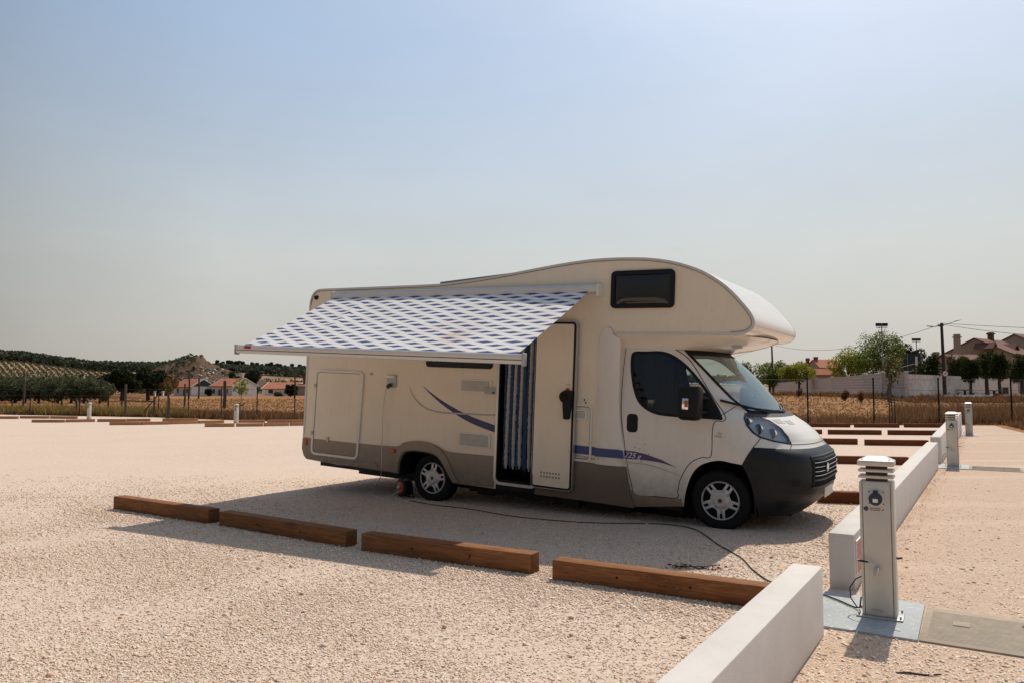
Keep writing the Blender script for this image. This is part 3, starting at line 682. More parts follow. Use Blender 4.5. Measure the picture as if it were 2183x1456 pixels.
for mir in (False, True):
    patch('cab_side', panel, [win_c], M['cab'], home, thick=.012, step=.06, mirror=mir)
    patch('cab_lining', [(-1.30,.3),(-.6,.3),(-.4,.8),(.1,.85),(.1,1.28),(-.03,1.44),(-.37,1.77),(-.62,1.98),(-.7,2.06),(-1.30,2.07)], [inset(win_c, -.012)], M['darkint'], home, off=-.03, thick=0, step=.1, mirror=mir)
    dq = cm([(-1.285,2.05),(-1.22,2.078),(-.95,2.075),(-.76,2.06),(-.603,1.985),(-.446,1.845),(-.17,1.47),(-.03,1.285),(-.04,1.232),(-.13,1.22),(-.158,1.1),(-.165,.828),(-.27,.80),(-.41,.715),(-.517,.524),(-.545,.38),(-.555,.305),(-.80,.292),(-1.06,.285),(-1.12,.42),(-1.175,.624),(-1.262,1.128),(-1.29,1.412),(-1.298,1.75)], 5)
    door = patch('cab_door', dq, [inset(win_c, .004)], M['cab'], home, off=.005, thick=.008, step=.06, mirror=mir)
    if mir: door['label'] = 'cab door on the far side'
    patch('door_seam', inset(dq, -.009), [inset(dq, .002)], M['black'], door, off=.0015, thick=.001, step=.08, mirror=mir)
    patch('window_seal', inset(win_c, -.006), [inset(win_c, .026)], M['black'], door, off=.009, thick=.008, step=.08, mirror=mir)
    patch('window_pane', inset(win_c, .018), [], M['glass'], door, off=.002, thick=0, step=.08, mirror=mir)
    patch('mirror_base', [(-.40,1.25),(-.06,1.25),(-.16,1.40),(-.245,1.53),(-.40,1.56)] if not mir else [(-.30,1.25),(-.06,1.25),(-.16,1.40),(-.30,1.56)], [], M['black'], door, off=.012, thick=.01, step=.05, mirror=mir)
    hq = rr(-1.20,1.022,-1.062,1.243,.045)
    patch('door_handle', hq, [], M['black'], door, off=.012, thick=.012, step=.05, mirror=mir)
    s_ = 1 if not mir else -1; vv = lambda v: v if not mir else 2.2-v
    b = MB(); b.box(-.475, -.215, min(vv(-.30), vv(-.10)), max(vv(-.30), vv(-.10)), 1.225, 1.61, .06, 4); 
    mh = b.build('wing_mirror', M['black'], home)
    tubes('mirror_arm', [[(-.30, vv(-.12), 1.50), (-.22, vv(.11), 1.46)], [(-.30, vv(-.12), 1.32), (-.20, vv(.08), 1.31)]], .022, M['black'], mh)
    b = MB(); b.box(-.405, -.33, min(vv(-.315), vv(-.29)), max(vv(-.315), vv(-.29)), 1.345, 1.475, .008); b.build('mirror_lamp', M['chrome'], mh)
    b = MB(); b.box(-.375, -.335, min(vv(-.32), vv(-.31)), max(vv(-.32), vv(-.31)), 1.375, 1.45, .004); b.build('indicator', M['amber'], mh)
    hl = link('headlight', None, home); lp = light+hoodside
    patch('lamp_housing', lp, [], M['lamphs'], hl, off=-.035, thick=0, step=.04, mirror=mir)
    patch('lamp_bezel', inset(lp, -.004), [inset(lp, .010)], M['black'], hl, off=.002, thick=.05, step=.08, mirror=mir)
    for (cu, cw, r_) in ((.225, 1.235, .042), (.34, 1.155, .062), (.475, 1.11, .06)):
        cv = S(cu, cw); Mt = Matrix.Translation((cu, vv(cv+.02), cw)) @ Matrix.Rotation(R(-35 if not mir else 215), 4, 'Z')
        b = MB(); b.lathe([(r_, -.03), (r_*.93, -.028), (r_*.8, .0), (r_*.5, .025), (r_*.12, .03), (r_*.12, .0), (.001, -.002)], Mt, 20); b.build('reflector', M['chrome'], hl)
    patch('lamp_cover', lp, [], M['lampglass'], hl, off=.006, thick=0, step=.05, mirror=mir)
    pd = [(-1.26,.79),(-1.1,.795),(-.95,.775),(-.75,.725),(-.57,.655),(-.56,.652),(-.75,.69),(-.95,.70),(-1.22,.695)]
    patch('purple_swoosh', pd, [], M['purple'], door, off=.007, thick=.001, step=.06, mirror=mir)
    patch('grey_swoosh', cm([(-1.21,.66),(-.9,.655),(-.65,.60),(-.5,.56)], 5, False)+cm([(-1.21,.65),(-.9,.64),(-.65,.59),(-.5,.555)], 5, False)[::-1], [], M['greyd'], door, off=.0072, thick=.001, step=.06, mirror=mir)
    tubes('panel_seam', [[(u, vv(S(u, w_)-.002), w_) for u, w_ in cm([(-.155,1.22),(-.05,1.30),(.055,1.395)], 4, False)]], .004, M['black'], home)
    tubes('fender_seam', [[(u, vv(S(u, w_)-.001), w_) for u, w_ in cm([(.294,.953),(.33,1.0),(.36,1.06)], 4, False)]], .004, M['black'], home)
hood = loft('hood', lin(.948, 1.293, 24), lambda w_: lt(HL, w_), M['cab'], home, ph=lambda w_: phi_at(lt(HL, w_), w_))
hood['label'] = 'short sloping white bonnet'
tubes('hood_seam', [[front(phi_at(lt(HL, w_), w_), w_, .002) for w_ in lin(.95, 1.30, 12)], [front(math.pi-phi_at(lt(HL, w_), w_), w_, .002) for w_ in lin(.95, 1.30, 12)],
   [front(phi_at(.655, 1.0)+(math.pi-2*phi_at(.655, 1.0))*i/24, 1.0, .001) for i in range(25)]], .0035, M['black'], hood)
cowl = loft('windscreen_cowl', lin(1.285, 1.355, 4), lambda w_: .19, M['black'], home, off=.004, ph=lambda w_: phi_at(.20 if w_ < 1.3 else .17, w_))
ws_ = loft('windscreen', lin(1.33, 2.03, 22), lambda w_: lt(UE, w_), M['wsglass'], home, ph=lambda w_: phi_at(lt(UE, w_), w_))
fr = MB()
def strip(ws2, pa, pb, n, off=.004): fr.grid([[front(pa(w_)+(pb(w_)-pa(w_))*i/n, w_, off) for i in range(n+1)] for w_ in ws2])
ps = lambda w_: phi_at(lt(UE, w_), w_)
strip(lin(1.33, 2.04, 20), lambda w_: ps(w_)-.02, lambda w_: ps(w_)+.05, 2); strip(lin(1.33, 2.04, 20), lambda w_: math.pi-ps(w_)-.05, lambda w_: math.pi-ps(w_)+.02, 2)
strip(lin(1.98, 2.05, 3), ps, lambda w_: math.pi-ps(w_), 40, .005)
fr.build('windscreen_surround', M['black'], ws_, ang=50, recalc=False)
for k, (p0, p1) in enumerate((((1.5, 1.335), (1.95, 1.42)),)):
    a = [front(p0[0]+(p1[0]-p0[0])*i/8, p0[1]+(p1[1]-p0[1])*(i/8), .028) for i in range(9)]
    tubes('wiper', [a], .011, M['black'], home)
tubes('wiper', [[front(.40+.75*i/10, 1.46-.12*(i/10)**1.0, .035) for i in range(11)]], .016, M['black'], home)
tubes('wiper', [[front(.80+.8*i/10, 1.385-.05*(i/10), .035) for i in range(11)]], .013, M['black'], home)
b = MB()
for i in range(2):
    P = [[front(1.02+.22*i+.17*k/4, w_, .0035) for k in range(5)] for w_ in lin(1.22-.015*i, 1.262-.015*i, 4)]; b.grid(P)
b.build('hood_vent', M['greyd'], hood, recalc=False)
# header under the pod
UT2 = [(2.03,-.37),(2.06,-.20),(2.09,-.02),(2.13,.12),(2.17,.21),(2.205,.255)]; DT2 = [(2.03,.62),(2.09,.8),(2.205,.75)]; BT2 = [(2.03,.95),(2.06,.965),(2.10,.985),(2.15,1.03),(2.205,1.085)]
b = MB(); P = []
for w_ in lin(2.035, 2.206, 12):
    row = [Vector((-1.4, 1.1-lt(BT2, w_), w_)), Vector((-1.1, 1.1-lt(BT2, w_), w_))]+[front(math.pi*i/40, w_, 0, UT2, BT2, DT2) for i in range(41)]+[Vector((-1.1, 1.1+lt(BT2, w_), w_)), Vector((-1.4, 1.1+lt(BT2, w_), w_))]
    P.append(row)
b.grid(P); b.build('pod_underside', M['alcove'], home, ang=60, recalc=False)
b = MB(); b.box(-.02, .10, .25, .29, 2.06, 2.10, .008); b.build('overcab_lamp', M['grey'], home)
# bumper
BS = lambda w_: lt([(.2,.36),(.4,.33),(.55,.29),(.68,.235),(.753,.186),(.86,.24),(.953,.294)], w_)
bump = loft('front_bumper', [.20,.205,.22,.25]+lin(.28, .93, 26)+[.945,.955], BS, M['bumper'], home, off=.008, n=56, ph=lambda w_: phi_at(BS(w_), w_))
b = MB(); P = [[front(phi_at(BS(w_), w_)+(math.pi-2*phi_at(BS(w_), w_))*i/56, w_, o_) for i in range(57)] for w_, o_ in ((.955,.008),(.957,.001),(.957,-.03))]; b.grid(P); b.build('bumper_top_edge', M['bumper'], bump, recalc=False)
b = MB(); P = [[front(phi_at(BS(w_), w_)+(math.pi-2*phi_at(BS(w_), w_))*i/56, w_, o_) for i in range(57)] for w_, o_ in ((.20,.008),(.195,-.02),(.20,-.3))]; b.grid(P); b.build('bumper_lip', M['bumper'], bump, recalc=False)
gr = link('grille', None, home)
P = [[front(1.1+(math.pi-2.2)*i/30, w_, .010) for i in range(31)] for w_ in lin(.535, .87, 8)]
b = MB(); b.grid(P); b.build('grille_back', M['darkint'], gr, recalc=False)
b = MB()
for w_ in (.665, .712, .76, .81): b.tube([front(1.12+(math.pi-2.24)*i/24, w_, .016) for i in range(25)], .0042, 5)
b.build('grille_bars', M['alu'], gr)
b = MB()
for w_, r_ in ((.875, .010), (.618, .012), (.535, .008)): b.tube([front(1.09+(math.pi-2.18)*i/24, w_, .012) for i in range(25)], r_, 6)
for ph_ in (1.09, math.pi-1.09): b.tube([front(ph_, w_, .012) for w_ in lin(.535, .875, 8)], .010, 6)
b.build('grille_surround', M['bumper'], gr)
c = front(math.pi/2-.12, .745, .028); b = MB(); b.lathe([(.001, .008), (.035, .007), (.048, .003), (.052, -.002), (.048, -.008), (.001, -.008)], Matrix.Translation(c) @ Matrix.Rotation(R(-90), 4, 'Z'), 24); b.build('emblem', M['chrome'], gr)
b = MB(); c = front(math.pi/2, .44, .012); b.box(c.x, c.x+.012, c.y-.26, c.y+.26, .38, .50, .004); b.build('number_plate', M['white'], home)
for mir in (False, True):
    patch('fog_recess', [(.70,.638),(.84,.63),(.83,.545),(.70,.555)], [], M['black'], bump, off=.014, thick=.004, step=.04, mirror=mir)
    patch('lower_intake', [(.56,.39),(.73,.385),(.67,.275),(.55,.275)], [], M['black'], bump, off=.014, thick=.004, step=.04, mirror=mir)
# front arch liner, engine bay, floor
b = MB(); af = cm([(-.50,.12),(-.47,.35),(-.42,.55),(-.29,.72),(-.083,.79),(.10,.785),(.25,.69),(.31,.5),(.33,.2)], 4, False); ai = inset(af+[(0,-.5)], -.02)[:len(af)]
b.prism(af+ai[::-1], .07, .6); b.prism(af+ai[::-1], 1.6, 2.13); b.box(-.5, .62, .6, 1.6, .16, .95); b.box(-1.3, -.5, .05, 2.15, .15, .32); b.build('wheel_arch_liner', M['black'], home)
# cab interior
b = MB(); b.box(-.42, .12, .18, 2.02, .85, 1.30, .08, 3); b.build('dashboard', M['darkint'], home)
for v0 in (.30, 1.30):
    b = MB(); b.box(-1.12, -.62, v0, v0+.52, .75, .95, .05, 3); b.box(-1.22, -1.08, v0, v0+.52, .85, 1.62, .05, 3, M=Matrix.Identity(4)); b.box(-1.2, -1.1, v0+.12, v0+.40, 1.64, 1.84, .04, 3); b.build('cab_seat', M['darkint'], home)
b = MB(); Mt = Matrix.Translation((-.50, 1.56, 1.22)) @ Matrix.Rotation(R(60), 4, 'Y') @ Matrix.Rotation(R(90), 4, 'X'); b.lathe([(.20, -.012), (.22, 0), (.20, .012), (.18, 0)], Mt, 28, closed=True); b.build('steering_wheel', M['darkint'], home)
g = NG('cab_curtain'); co = g.co(); wv_ = g.n('ShaderNodeTexWave'); wv_.inputs['Scale'].default_value = 9; wv_.bands_direction = 'X'; g.l(co, wv_.inputs['Vector']); g.set(g.ramp(wv_.outputs[0], [(.3, (.006, .007, .010)), (.8, (.024, .026, .036))]), .9); M['ccurt'] = g.m
b = MB(); P = [[(-1.07+.36*i/16, .235+.012*math.sin(i*2.1), z) for i in range(17)] for z in (1.2, 2.0)]; b.grid(P); b.build('cab_curtain', M['ccurt'], home, recalc=False)
b = MB(); b.box(-1.29, -1.28, .22, 1.98, .3, 2.0); b.box(-1.3, -.6, .2, 2.0, 2.06, 2.075); b.build('cab_partition', M['darkint'], home)
# --- wheels
def wheel(u, v, w_, rot, side=1):
    t = link('wheel', None, home); t.location = (u, v, w_)
    if side < 0: t.rotation_euler = (0, 0, math.pi)
    r_ = .336
    b = MB(); b.lathe([(.225,.015),(.245,.002),(.30,-.006),(.318,.004),(.331,.022),(r_,.05),(r_,.17),(.331,.198),(.30,.225),(.23,.215)], None, 56, closed=True)
    for k in range(64):
        a = 2*math.pi*k/64; Mt = Matrix.Rotation(a, 4, 'Y'); b.box(r_-.006, r_+.004, .03, .19, -.009, .009, M=Mt)
    b.build('tyre', M['rubber'], t)
    b = MB(); b.lathe([(.228,.025),(.226,.05),(.001,.055),(.001,.11),(.228,.11)], None, 40, closed=True); b.build('rim', M['darkint'], t)
    h = MB(); h.lathe([(.222,.016),(.213,.004),(.205,.006),(.201,.022),(.210,.030)], None, 56, closed=True)
    h.lathe([(.115,.040),(.112,.024),(.098,.016),(.092,.008),(.060,.000),(.055,.004),(.050,.004),(.001,.003)], None, 40)
    for k in range(5):
        a = rot+2*math.pi*k/5
        for s2 in (-1, 1):
            Mt = Matrix.Rotation(a, 4, 'Y')
            bm0 = h.bm; pts = [(.085, s2*.033, .012), (.205, s2*.026, .012)]
            for x0, x1, z0, z1 in ((.085, .208, s2*.030, s2*.030),):
                h.box(x0, x1, .010, .026, z0-.0155, z1+.0155, .004, M=Mt)
        h.box(.06, .148, .012, .028, -.03, .03, .004, M=Matrix.Rotation(a, 4, 'Y'))
    for k in range(5):
        a = rot+2*math.pi*(k+.5)/5; h.box(.06, .118, .016, .03, -.05, .05, .004, M=Matrix.Rotation(a, 4, 'Y'))
    h.build('hubcap', M['hub'], t, ang=30)
    b = MB(); b.lathe([(.026,.002),(.025,-.002),(.001,-.003)], None, 24); b.build('hub_badge', M['soil'], t)
    return t
wheel(-.053, .055, .322, R(85)); wheel(-4.155, .055, .148, R(62))
wheel(-.053, 2.145, .322, R(20), -1); wheel(-4.155, 2.145, .148, R(50), -1)
# --- roof panel
b = MB(); b.box(-4.28, -2.90, .22, 1.25, -.016, .016, .004, M=Matrix.Translation((-3.38, 0, 3.005)) @ Matrix.Rotation(R(-4.2), 4, 'Y') @ Matrix.Translation((3.38, 0, 0))); rp = b.build('solar_panel', M['panel'], home)
tubes('panel_bracket', [[(-3.85, .5, 2.90), (-3.8, .5, 2.98), (-3.2, .42, 2.98), (-2.85, .42, 3.03), (-2.85, .5, 3.0)]], .012, M['grey'], rp)
b = MB(); b.prism([(-4.12,2.90),(-3.72,2.90),(-3.76,3.0),(-3.92,3.02),(-4.05,2.96)], 1.3, 1.7); b.build('roof_vent', M['white'], home)
# --- entry doorway, door and frame
dq = rr(-3.072,.195,-2.41,2.37,.09)
flat('door_frame', dq, M['alu'], home, v=-.028, thick=.03, holes=[rr(-3.035,.232,-2.44,2.335,.07)])
flat('door_frame_seal', rr(-3.036,.231,-2.439,2.336,.07), M['black'], home, v=-.014, thick=.02, holes=[rr(-3.022,.245,-2.452,2.322,.06)])
b = MB(); b.box(-3.045, -2.435, .0, .5, .13, .26); b.build('door_step', M['black'], home)
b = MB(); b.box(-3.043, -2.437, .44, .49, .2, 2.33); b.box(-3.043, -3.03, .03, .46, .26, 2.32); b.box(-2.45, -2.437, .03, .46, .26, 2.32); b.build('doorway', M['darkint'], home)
ed = link('entry_door', None, home); ed['label'] = 'side door folded open flat against the body'
q = rr(-2.458,.232,-1.868,2.352,.06)
flat('door_leaf', q, M['alu'], ed, v=-.085, thick=.06)
flat('door_seal', inset(q, .006), M['black'], ed, v=-.089, thick=.004, holes=[inset(q, .036)])
flat('door_inner_panel', inset(q, .034), M['coach'], ed, v=-.096, thick=.010)
q2 = rr(-2.43,.36,-1.925,2.25,.05); flat('door_moulding', q2, M['coach'], ed, v=-.1015, thick=.006)
b = MB()
for i in range(7):
    for w_ in (.432, .385): b.lathe([(.013, -.1035), (.013, -.100)], Matrix.Translation((-2.30+.043*i, 0, w_)), 12)
b.box(-2.32, -2.02, -.1005, -.0985, .38, .437)
b.build('door_vent', M['skirt'], ed)
b = MB(); b.box(-1.975, -1.93, -.115, -.1, 1.545, 1.57, .004); b.build('door_hook', M['steel'], ed)
# --- awning
aw = link('awning', None, home)
b = MB(); b.prism([(0, 2.66),(0, 2.80),(-.06, 2.815),(-.125, 2.805),(-.14, 2.775),(-.135, 2.715),(-.06, 2.69),(-.05, 2.66)], -6.09, -1.585, fn=lambda a, u, w_: (u, a, w_)); b.build('awning_case', M['rail'], aw, ang=30)
for u in (-6.12, -1.588):
    b = MB(); b.prism([(.0, 2.655),(0, 2.81),(-.06, 2.825),(-.14, 2.812),(-.152, 2.77),(-.148, 2.66)], u, u+.03, fn=lambda a, u_, w_: (u_, a, w_)); b.build('end_cap', M['white'], aw)
NI, NJ = 90, 36; U0, U1 = -6.03, -1.70; b = MB(); V2 = []
def cloth(i, j):
    s_ = i/NI; t = j/NJ; u = U0+(U1-U0)*s_; L = .04+ (1.785-.115)*t
    v = -.115-(1.80-.115)*t; w_ = 2.728+(1.905-.03*s_-2.728)*t
    edge = min(s_, 1-s_); sag = -.035*math.sin(math.pi*t)*(1-.6*math.exp(-(edge/.08)))
    fold = .022*math.exp(-((s_-.16-.10*t)/.018)**2)*math.sin(math.pi*min(1, t*1.3))*(t < .77)
    fold += .012*math.exp(-((s_-.62+.2*t)/.05)**2)*math.sin(math.pi*t)
    ripple = .004*math.sin(s_*40+t*9)*math.sin(math.pi*t)
    return Vector((u, v, w_+sag+fold+ripple))
me = bpy.data.meshes.new('awning_cloth'); V2 = [cloth(i, j) for j in range(NJ+1) for i in range(NI+1)]
F2 = [(j*(NI+1)+i, j*(NI+1)+i+1, (j+1)*(NI+1)+i+1, (j+1)*(NI+1)+i) for j in range(NJ) for i in range(NI)]
me.from_pydata(V2, [], F2); ul = me.uv_layers.new(name='UVMap'); Lg = math.hypot(1.685, .82)
for pl in me.polygons:
    for li in pl.loop_indices:
        vi = me.loops[li].vertex_index; ul.data[li].uv = (U0+(U1-U0)*(vi % (NI+1))/NI, Lg*(vi//(NI+1))/NJ)
me.materials.append(M['cloth']); smooth(me, 80); link('awning_cloth', me, aw)
b = MB(); 
rp_ = [(-1.79, 1.805),(-1.84, 1.81),(-1.848, 1.845),(-1.845, 1.85),(-1.848, 1.857),(-1.845, 1.905),(-1.83, 1.918),(-1.79, 1.915),(-1.775, 1.86)]
A = [b.bm.verts.new((-6.10, v, w_)) for v, w_ in rp_]; B = [b.bm.verts.new((-1.605, v, w_-.03)) for v, w_ in rp_]
for i in range(len(rp_)): b.bm.faces.new((A[i], A[(i+1) % len(rp_)], B[(i+1) % len(rp_)], B[i]))
b.bm.faces.new(A); b.bm.faces.new(B[::-1]); b.build('lead_rail', M['rail'], aw, ang=30)
tubes('rail_groove', [[(-6.09, -1.848, 1.851), (-1.61, -1.848, 1.821)]], .004, M['soil'], aw)
b = MB(); b.prism([(-5.93,1.868),(-5.80,1.868),(-5.80,1.908),(-5.93,1.908)], -1.8495, -1.846); b.build('awning_badge', M['red'], aw)
for u in (-6.125, -1.605):
    b = MB(); b.box(u, u+.022, -1.855, -1.775, 1.79+(-.03 if u > -2 else 0), 1.925+(-.03 if u > -2 else 0), .006); b.build('end_cap', M['grey'], aw)
for u0_, um in ((-5.85, -4.9), (-1.9, -2.85)):
    tubes('awning_arm', [[(u0_, -.08, 2.68), (um, -.95, 2.22)], [(um, -.95, 2.22), (u0_, -1.80, 1.85)]], .024, M['rail'], aw)
# --- writing
def text(name, s, size, mat, parent, Mx, shear=0, ext=.001, align='LEFT'):
    cu = bpy.data.curves.new(name, 'FONT'); cu.body = s; cu.size = size; cu.shear = shear; cu.extrude = ext; cu.align_x = align
    o = bpy.data.objects.new(name, cu); COL.objects.link(o)
    dg = bpy.context.evaluated_depsgraph_get(); me = bpy.data.meshes.new_from_object(o.evaluated_get(dg)); bpy.data.objects.remove(o)
    me.materials.clear(); me.materials.append(mat); me.transform(Mx); return link(name, me, parent)
RX = Matrix.Rotation(R(90), 4, 'X')
text('model_lettering', '225 g', .095, M['whited'], home, Matrix.Translation((-1.225, S(-1.2, .75)-.010, .715)) @ Matrix.Rotation(R(2), 4, 'Y') @ RX, .35)
text('badge_lettering', '130', .045, M['grey'], home, Matrix.Translation((-.115, S(-.1, 1.05)-.003, 1.065)) @ RX, .3)
text('badge_lettering', 'Multijet', .028, M['grey'], home, Matrix.Translation((-.125, S(-.1, 1.05)-.003, 1.040)) @ RX, .2)

# --- things hung on or plugged into the motorhome
def mhw(u, v, w_): return MH @ Vector((u, v, w_))
ct = link('door_curtain', None); ct.matrix_world = MH
tag(ct, 'blue and white fluffy fly curtain hanging in the open doorway of the motorhome', 'curtain')
rnd = random.Random(5); u = -2.985; cols = 'bwbwbwbbwbwb'
wid = [.045,.052,.05,.05,.045,.05,.05,.035,.05,.045,.052,.05]
for k, cc in enumerate(cols):
    wd = wid[k]; r_ = wd*.52; x = u+wd*.5; u += wd*1.02; n = 70; pts = []; rs = []; bot = .40+rnd.uniform(-.015, .02)
    ph_ = rnd.uniform(0, 6)
    for i in range(n+1):
        t = i/n; z = 2.31+(bot-2.31)*t; pts.append((x+.012*math.sin(ph_+t*4)*t+rnd.uniform(-.002, .002), .045+rnd.uniform(-.004, .004), z)); rs.append(r_*(.85+rnd.uniform(0, .3))*(1 if i < n-1 else .5))
    tubes('strand', [pts], rs, M['chb' if cc == 'b' else 'chw'], ct, n=9)
bn = link('hand_vacuum', None); bn.matrix_world = MH
bn.name = 'door_pouch'; tag(bn, 'black pouch with tapered holder hung on the open door', 'pouch')
flat('pouch_body', cm([(-2.045,1.44),(-1.985,1.485),(-1.90,1.485),(-1.885,1.44),(-1.89,1.36),(-1.93,1.325),(-2.0,1.335),(-2.045,1.38)], 5), M['black'], bn, v=-.155, thick=.052)
flat('pouch_holder', cm([(-2.0,1.35),(-1.90,1.35),(-1.905,1.2),(-1.92,1.135),(-1.985,1.135),(-1.995,1.2)], 5), M['black'], bn, v=-.145, thick=.042)
tubes('pouch_ring', [[(-1.975+.035*math.cos(t), -.158, 1.405+.035*math.sin(t)) for t in lin(0, 6.2, 16)]], .006, M['rubber'], bn)
hk = link('red_hook', None); hk.matrix_world = MH; tag(hk, 'red curved hook with white strap hanging on the open door', 'hook')
tubes('strap', [[(-1.95, -.118, 1.56), (-1.96, -.12, 1.475)]], .007, M['white'], hk)
b = MB(); b.tube([(-1.925, -.12, 1.465), (-1.955, -.12, 1.505), (-1.975, -.12, 1.478), (-2.01, -.12, 1.468), (-2.035, -.12, 1.44), (-2.035, -.12, 1.415)], [.016, .022, .02, .013, .011, .010], 8); b.build('hook', M['red'], hk)
#@@PART3
# ------------------------------------------------------------------ the ground
ys = sorted(set([round(-14+i*1.0, 2) for i in range(0, 60)]+[46+i*4 for i in range(0, 40)]+[206+i*8 for i in range(0, 60)]+[700, 760, 850, 1000, 1250, 1600, 2100]))
NXG = 150; V_, F_ = [], []
for y in ys:
    half = 2.6*(abs(y)+14) if y > 0 else 2.6*(14+abs(y))
    for i in range(NXG+1):
        t = -1+2*i/NXG; x = half*(.35*t+.65*t**3); V_.append((x, y, gz(x, y)))
for j in range(len(ys)-1):
    for i in range(NXG): k = j*(NXG+1)+i; F_.append((k, k+1, k+NXG+2, k+NXG+1))
o = np_mesh('ground', V_, F_, M['field']); tag(o, kind='structure'); smooth(o.data, 80)
LOT = [(-40, -12), (40, -12), (40, 3), (14.5, 19.0), (17.3, 25), (19.6, 30.5), (20.6, 32.6), (12.2, 33.0)]
for px, py in [(1060, 908), (640, 900), (560, 897), (420, 893), (337, 889.5), (169, 886.5), (63, 884.5), (-120, 881)]: LOT.append(tuple(ghit(px, py)[:2]))
LOT.append((-75, 45))
bm = bmesh.new(); vs = [bm.verts.new((x, y, 0)) for x, y in LOT]; ed = [bm.edges.new((vs[i], vs[(i+1) % len(vs)])) for i in range(len(vs))]
bmesh.ops.triangle_fill(bm, edges=ed, use_beauty=True)
for ax, rg in ((1, [q for q in ys if -12 < q < 70]), (0, range(-74, 40, 3))):
    for c in rg:
        co_ = [0, 0, 0]; co_[ax] = c; nn = [0, 0, 0]; nn[ax] = 1
        bmesh.ops.bisect_plane(bm, geom=bm.verts[:]+bm.edges[:]+bm.faces[:], plane_co=co_, plane_no=nn)
for v in bm.verts: v.co.z = gz(v.co.x, v.co.y)+.012
for f in bm.faces:
    if f.normal.z < 0: f.normal_flip()
me = bpy.data.meshes.new('gravel_lot'); bm.to_mesh(me); bm.free(); me.materials.append(M['gravel']); smooth(me, 80)
tag(link('gravel_lot', me), kind='structure'); GZ = .012
# loose stones (numpy)
rg = np.random.default_rng(3)
t_ = (1+5**.5)/2
ico = np.array([(-1,t_,0),(1,t_,0),(-1,-t_,0),(1,-t_,0),(0,-1,t_),(0,1,t_),(0,-1,-t_),(0,1,-t_),(t_,0,-1),(t_,0,1),(-t_,0,-1),(-t_,0,1)])/math.sqrt(1+t_*t_)
icf = np.array([(0,11,5),(0,5,1),(0,1,7),(0,7,10),(0,10,11),(1,5,9),(5,11,4),(11,10,2),(10,7,6),(7,1,8),(3,9,4),(3,4,2),(3,2,6),(3,6,8),(3,8,9),(4,9,5),(2,4,11),(6,2,10),(8,6,7),(9,8,1)])
def stones(name, P, size, zsq=.6, mat=None):
    n = len(P); base = ico[None]*(1+rg.uniform(-.28, .28, (n, 12, 1)))
    sc = size[:, None, None]*np.stack([rg.uniform(.8, 1.35, n), rg.uniform(.6, 1.0, n), rg.uniform(.45, .8, n)], 1)[:, None, :]
    v = base*sc; a = rg.uniform(0, 6.28, n); tl_ = rg.uniform(-.5, .5, n)
    y2 = v[..., 1]*np.cos(tl_)[:, None]-v[..., 2]*np.sin(tl_)[:, None]; z2 = v[..., 1]*np.sin(tl_)[:, None]+v[..., 2]*np.cos(tl_)[:, None]
    x = v[..., 0]*np.cos(a)[:, None]-y2*np.sin(a)[:, None]; y = v[..., 0]*np.sin(a)[:, None]+y2*np.cos(a)[:, None]
    V = np.stack([x+P[:, 0:1], y+P[:, 1:2], z2+P[:, 2:3]+size[:, None]*.22], -1)
    F = icf[None]+(np.arange(n)*12)[:, None, None]
    return np_mesh(name, V.reshape(-1, 3), F.reshape(-1, 3), mat or M['stone'])
WD = Vector((math.sin(R(32.3)), math.cos(R(32.3)), 0)); WN = Vector((math.cos(R(32.3)), -math.sin(R(32.3)), 0))   # along the wall, to its right
W1 = Vector((2.01, 5.0, 0)); W2 = Vector((2.70, 6.08, 0)); W3 = Vector((9.04, 16.13, 0))
TIM = [(tuple(ghit(*a)[:2]), tuple(ghit(*b_)[:2])) for a, b_ in (((241, 1086.5), (443, 1119)), ((467, 1122), (736, 1169.7)), ((769.4, 1176), (1130.8, 1228)), ((1177, 1238), (1640, 1304)))]
def inframe(x, y, m=.06): return abs(x/y) < .6738+m
octa = np.array([(1,0,0),(-1,0,0),(0,1,0),(0,-1,0),(0,0,1),(0,0,-1)], float); ocf = np.array([(0,2,4),(2,1,4),(1,3,4),(3,0,4),(2,0,5),(1,2,5),(3,1,5),(0,3,5)])
def chips(name, P, size, mat):
    """small flat angular chips, eight faces each"""
    n = len(P); v = octa[None]*rg.uniform(.7, 1.3, (n, 6, 1))+rg.normal(size=(n, 6, 3))*.16
    v = v*size[:, None, None]*np.stack([rg.uniform(.8, 1.5, n), rg.uniform(.65, 1.0, n), rg.uniform(.30, .52, n)], 1)[:, None, :]
    a = rg.uniform(0, 6.28, n)[:, None]; x = v[..., 0]*np.cos(a)-v[..., 1]*np.sin(a); y = v[..., 0]*np.sin(a)+v[..., 1]*np.cos(a); tl_ = rg.normal(size=(n, 1))*.3
    V = np.stack([x+P[:, 0:1], y+P[:, 1:2], v[..., 2]+x*tl_+P[:, 2:3]+size[:, None]*.12], -1)
    return np_mesh(name, V.reshape(-1, 3), (ocf[None]+(np.arange(n)*6)[:, None, None]).reshape(-1, 3), mat)
NS = 520000
Y = 3.7+(14.5-3.7)*rg.random(NS)**1.05; X = Y*rg.uniform(-.70, .70, NS)
d_w = (X-W2.x)*WN.x+(Y-W2.y)*WN.y
dl = np.full(len(X), 9.)
for a, b_ in TIM:
    a = np.array(a); b_ = np.array(b_); d = b_-a; L = np.linalg.norm(d); d /= L; s_ = np.clip((X-a[0])*d[0]+(Y-a[1])*d[1], 0, L)
    dl = np.minimum(dl, np.hypot(X-a[0]-s_*d[0], Y-a[1]-s_*d[1]))
pn = .5+.25*np.sin(X*1.7+Y*.9+np.sin(Y*2.1))+.25*np.sin(Y*2.3-X*1.1+1.3*np.sin(X*1.9))
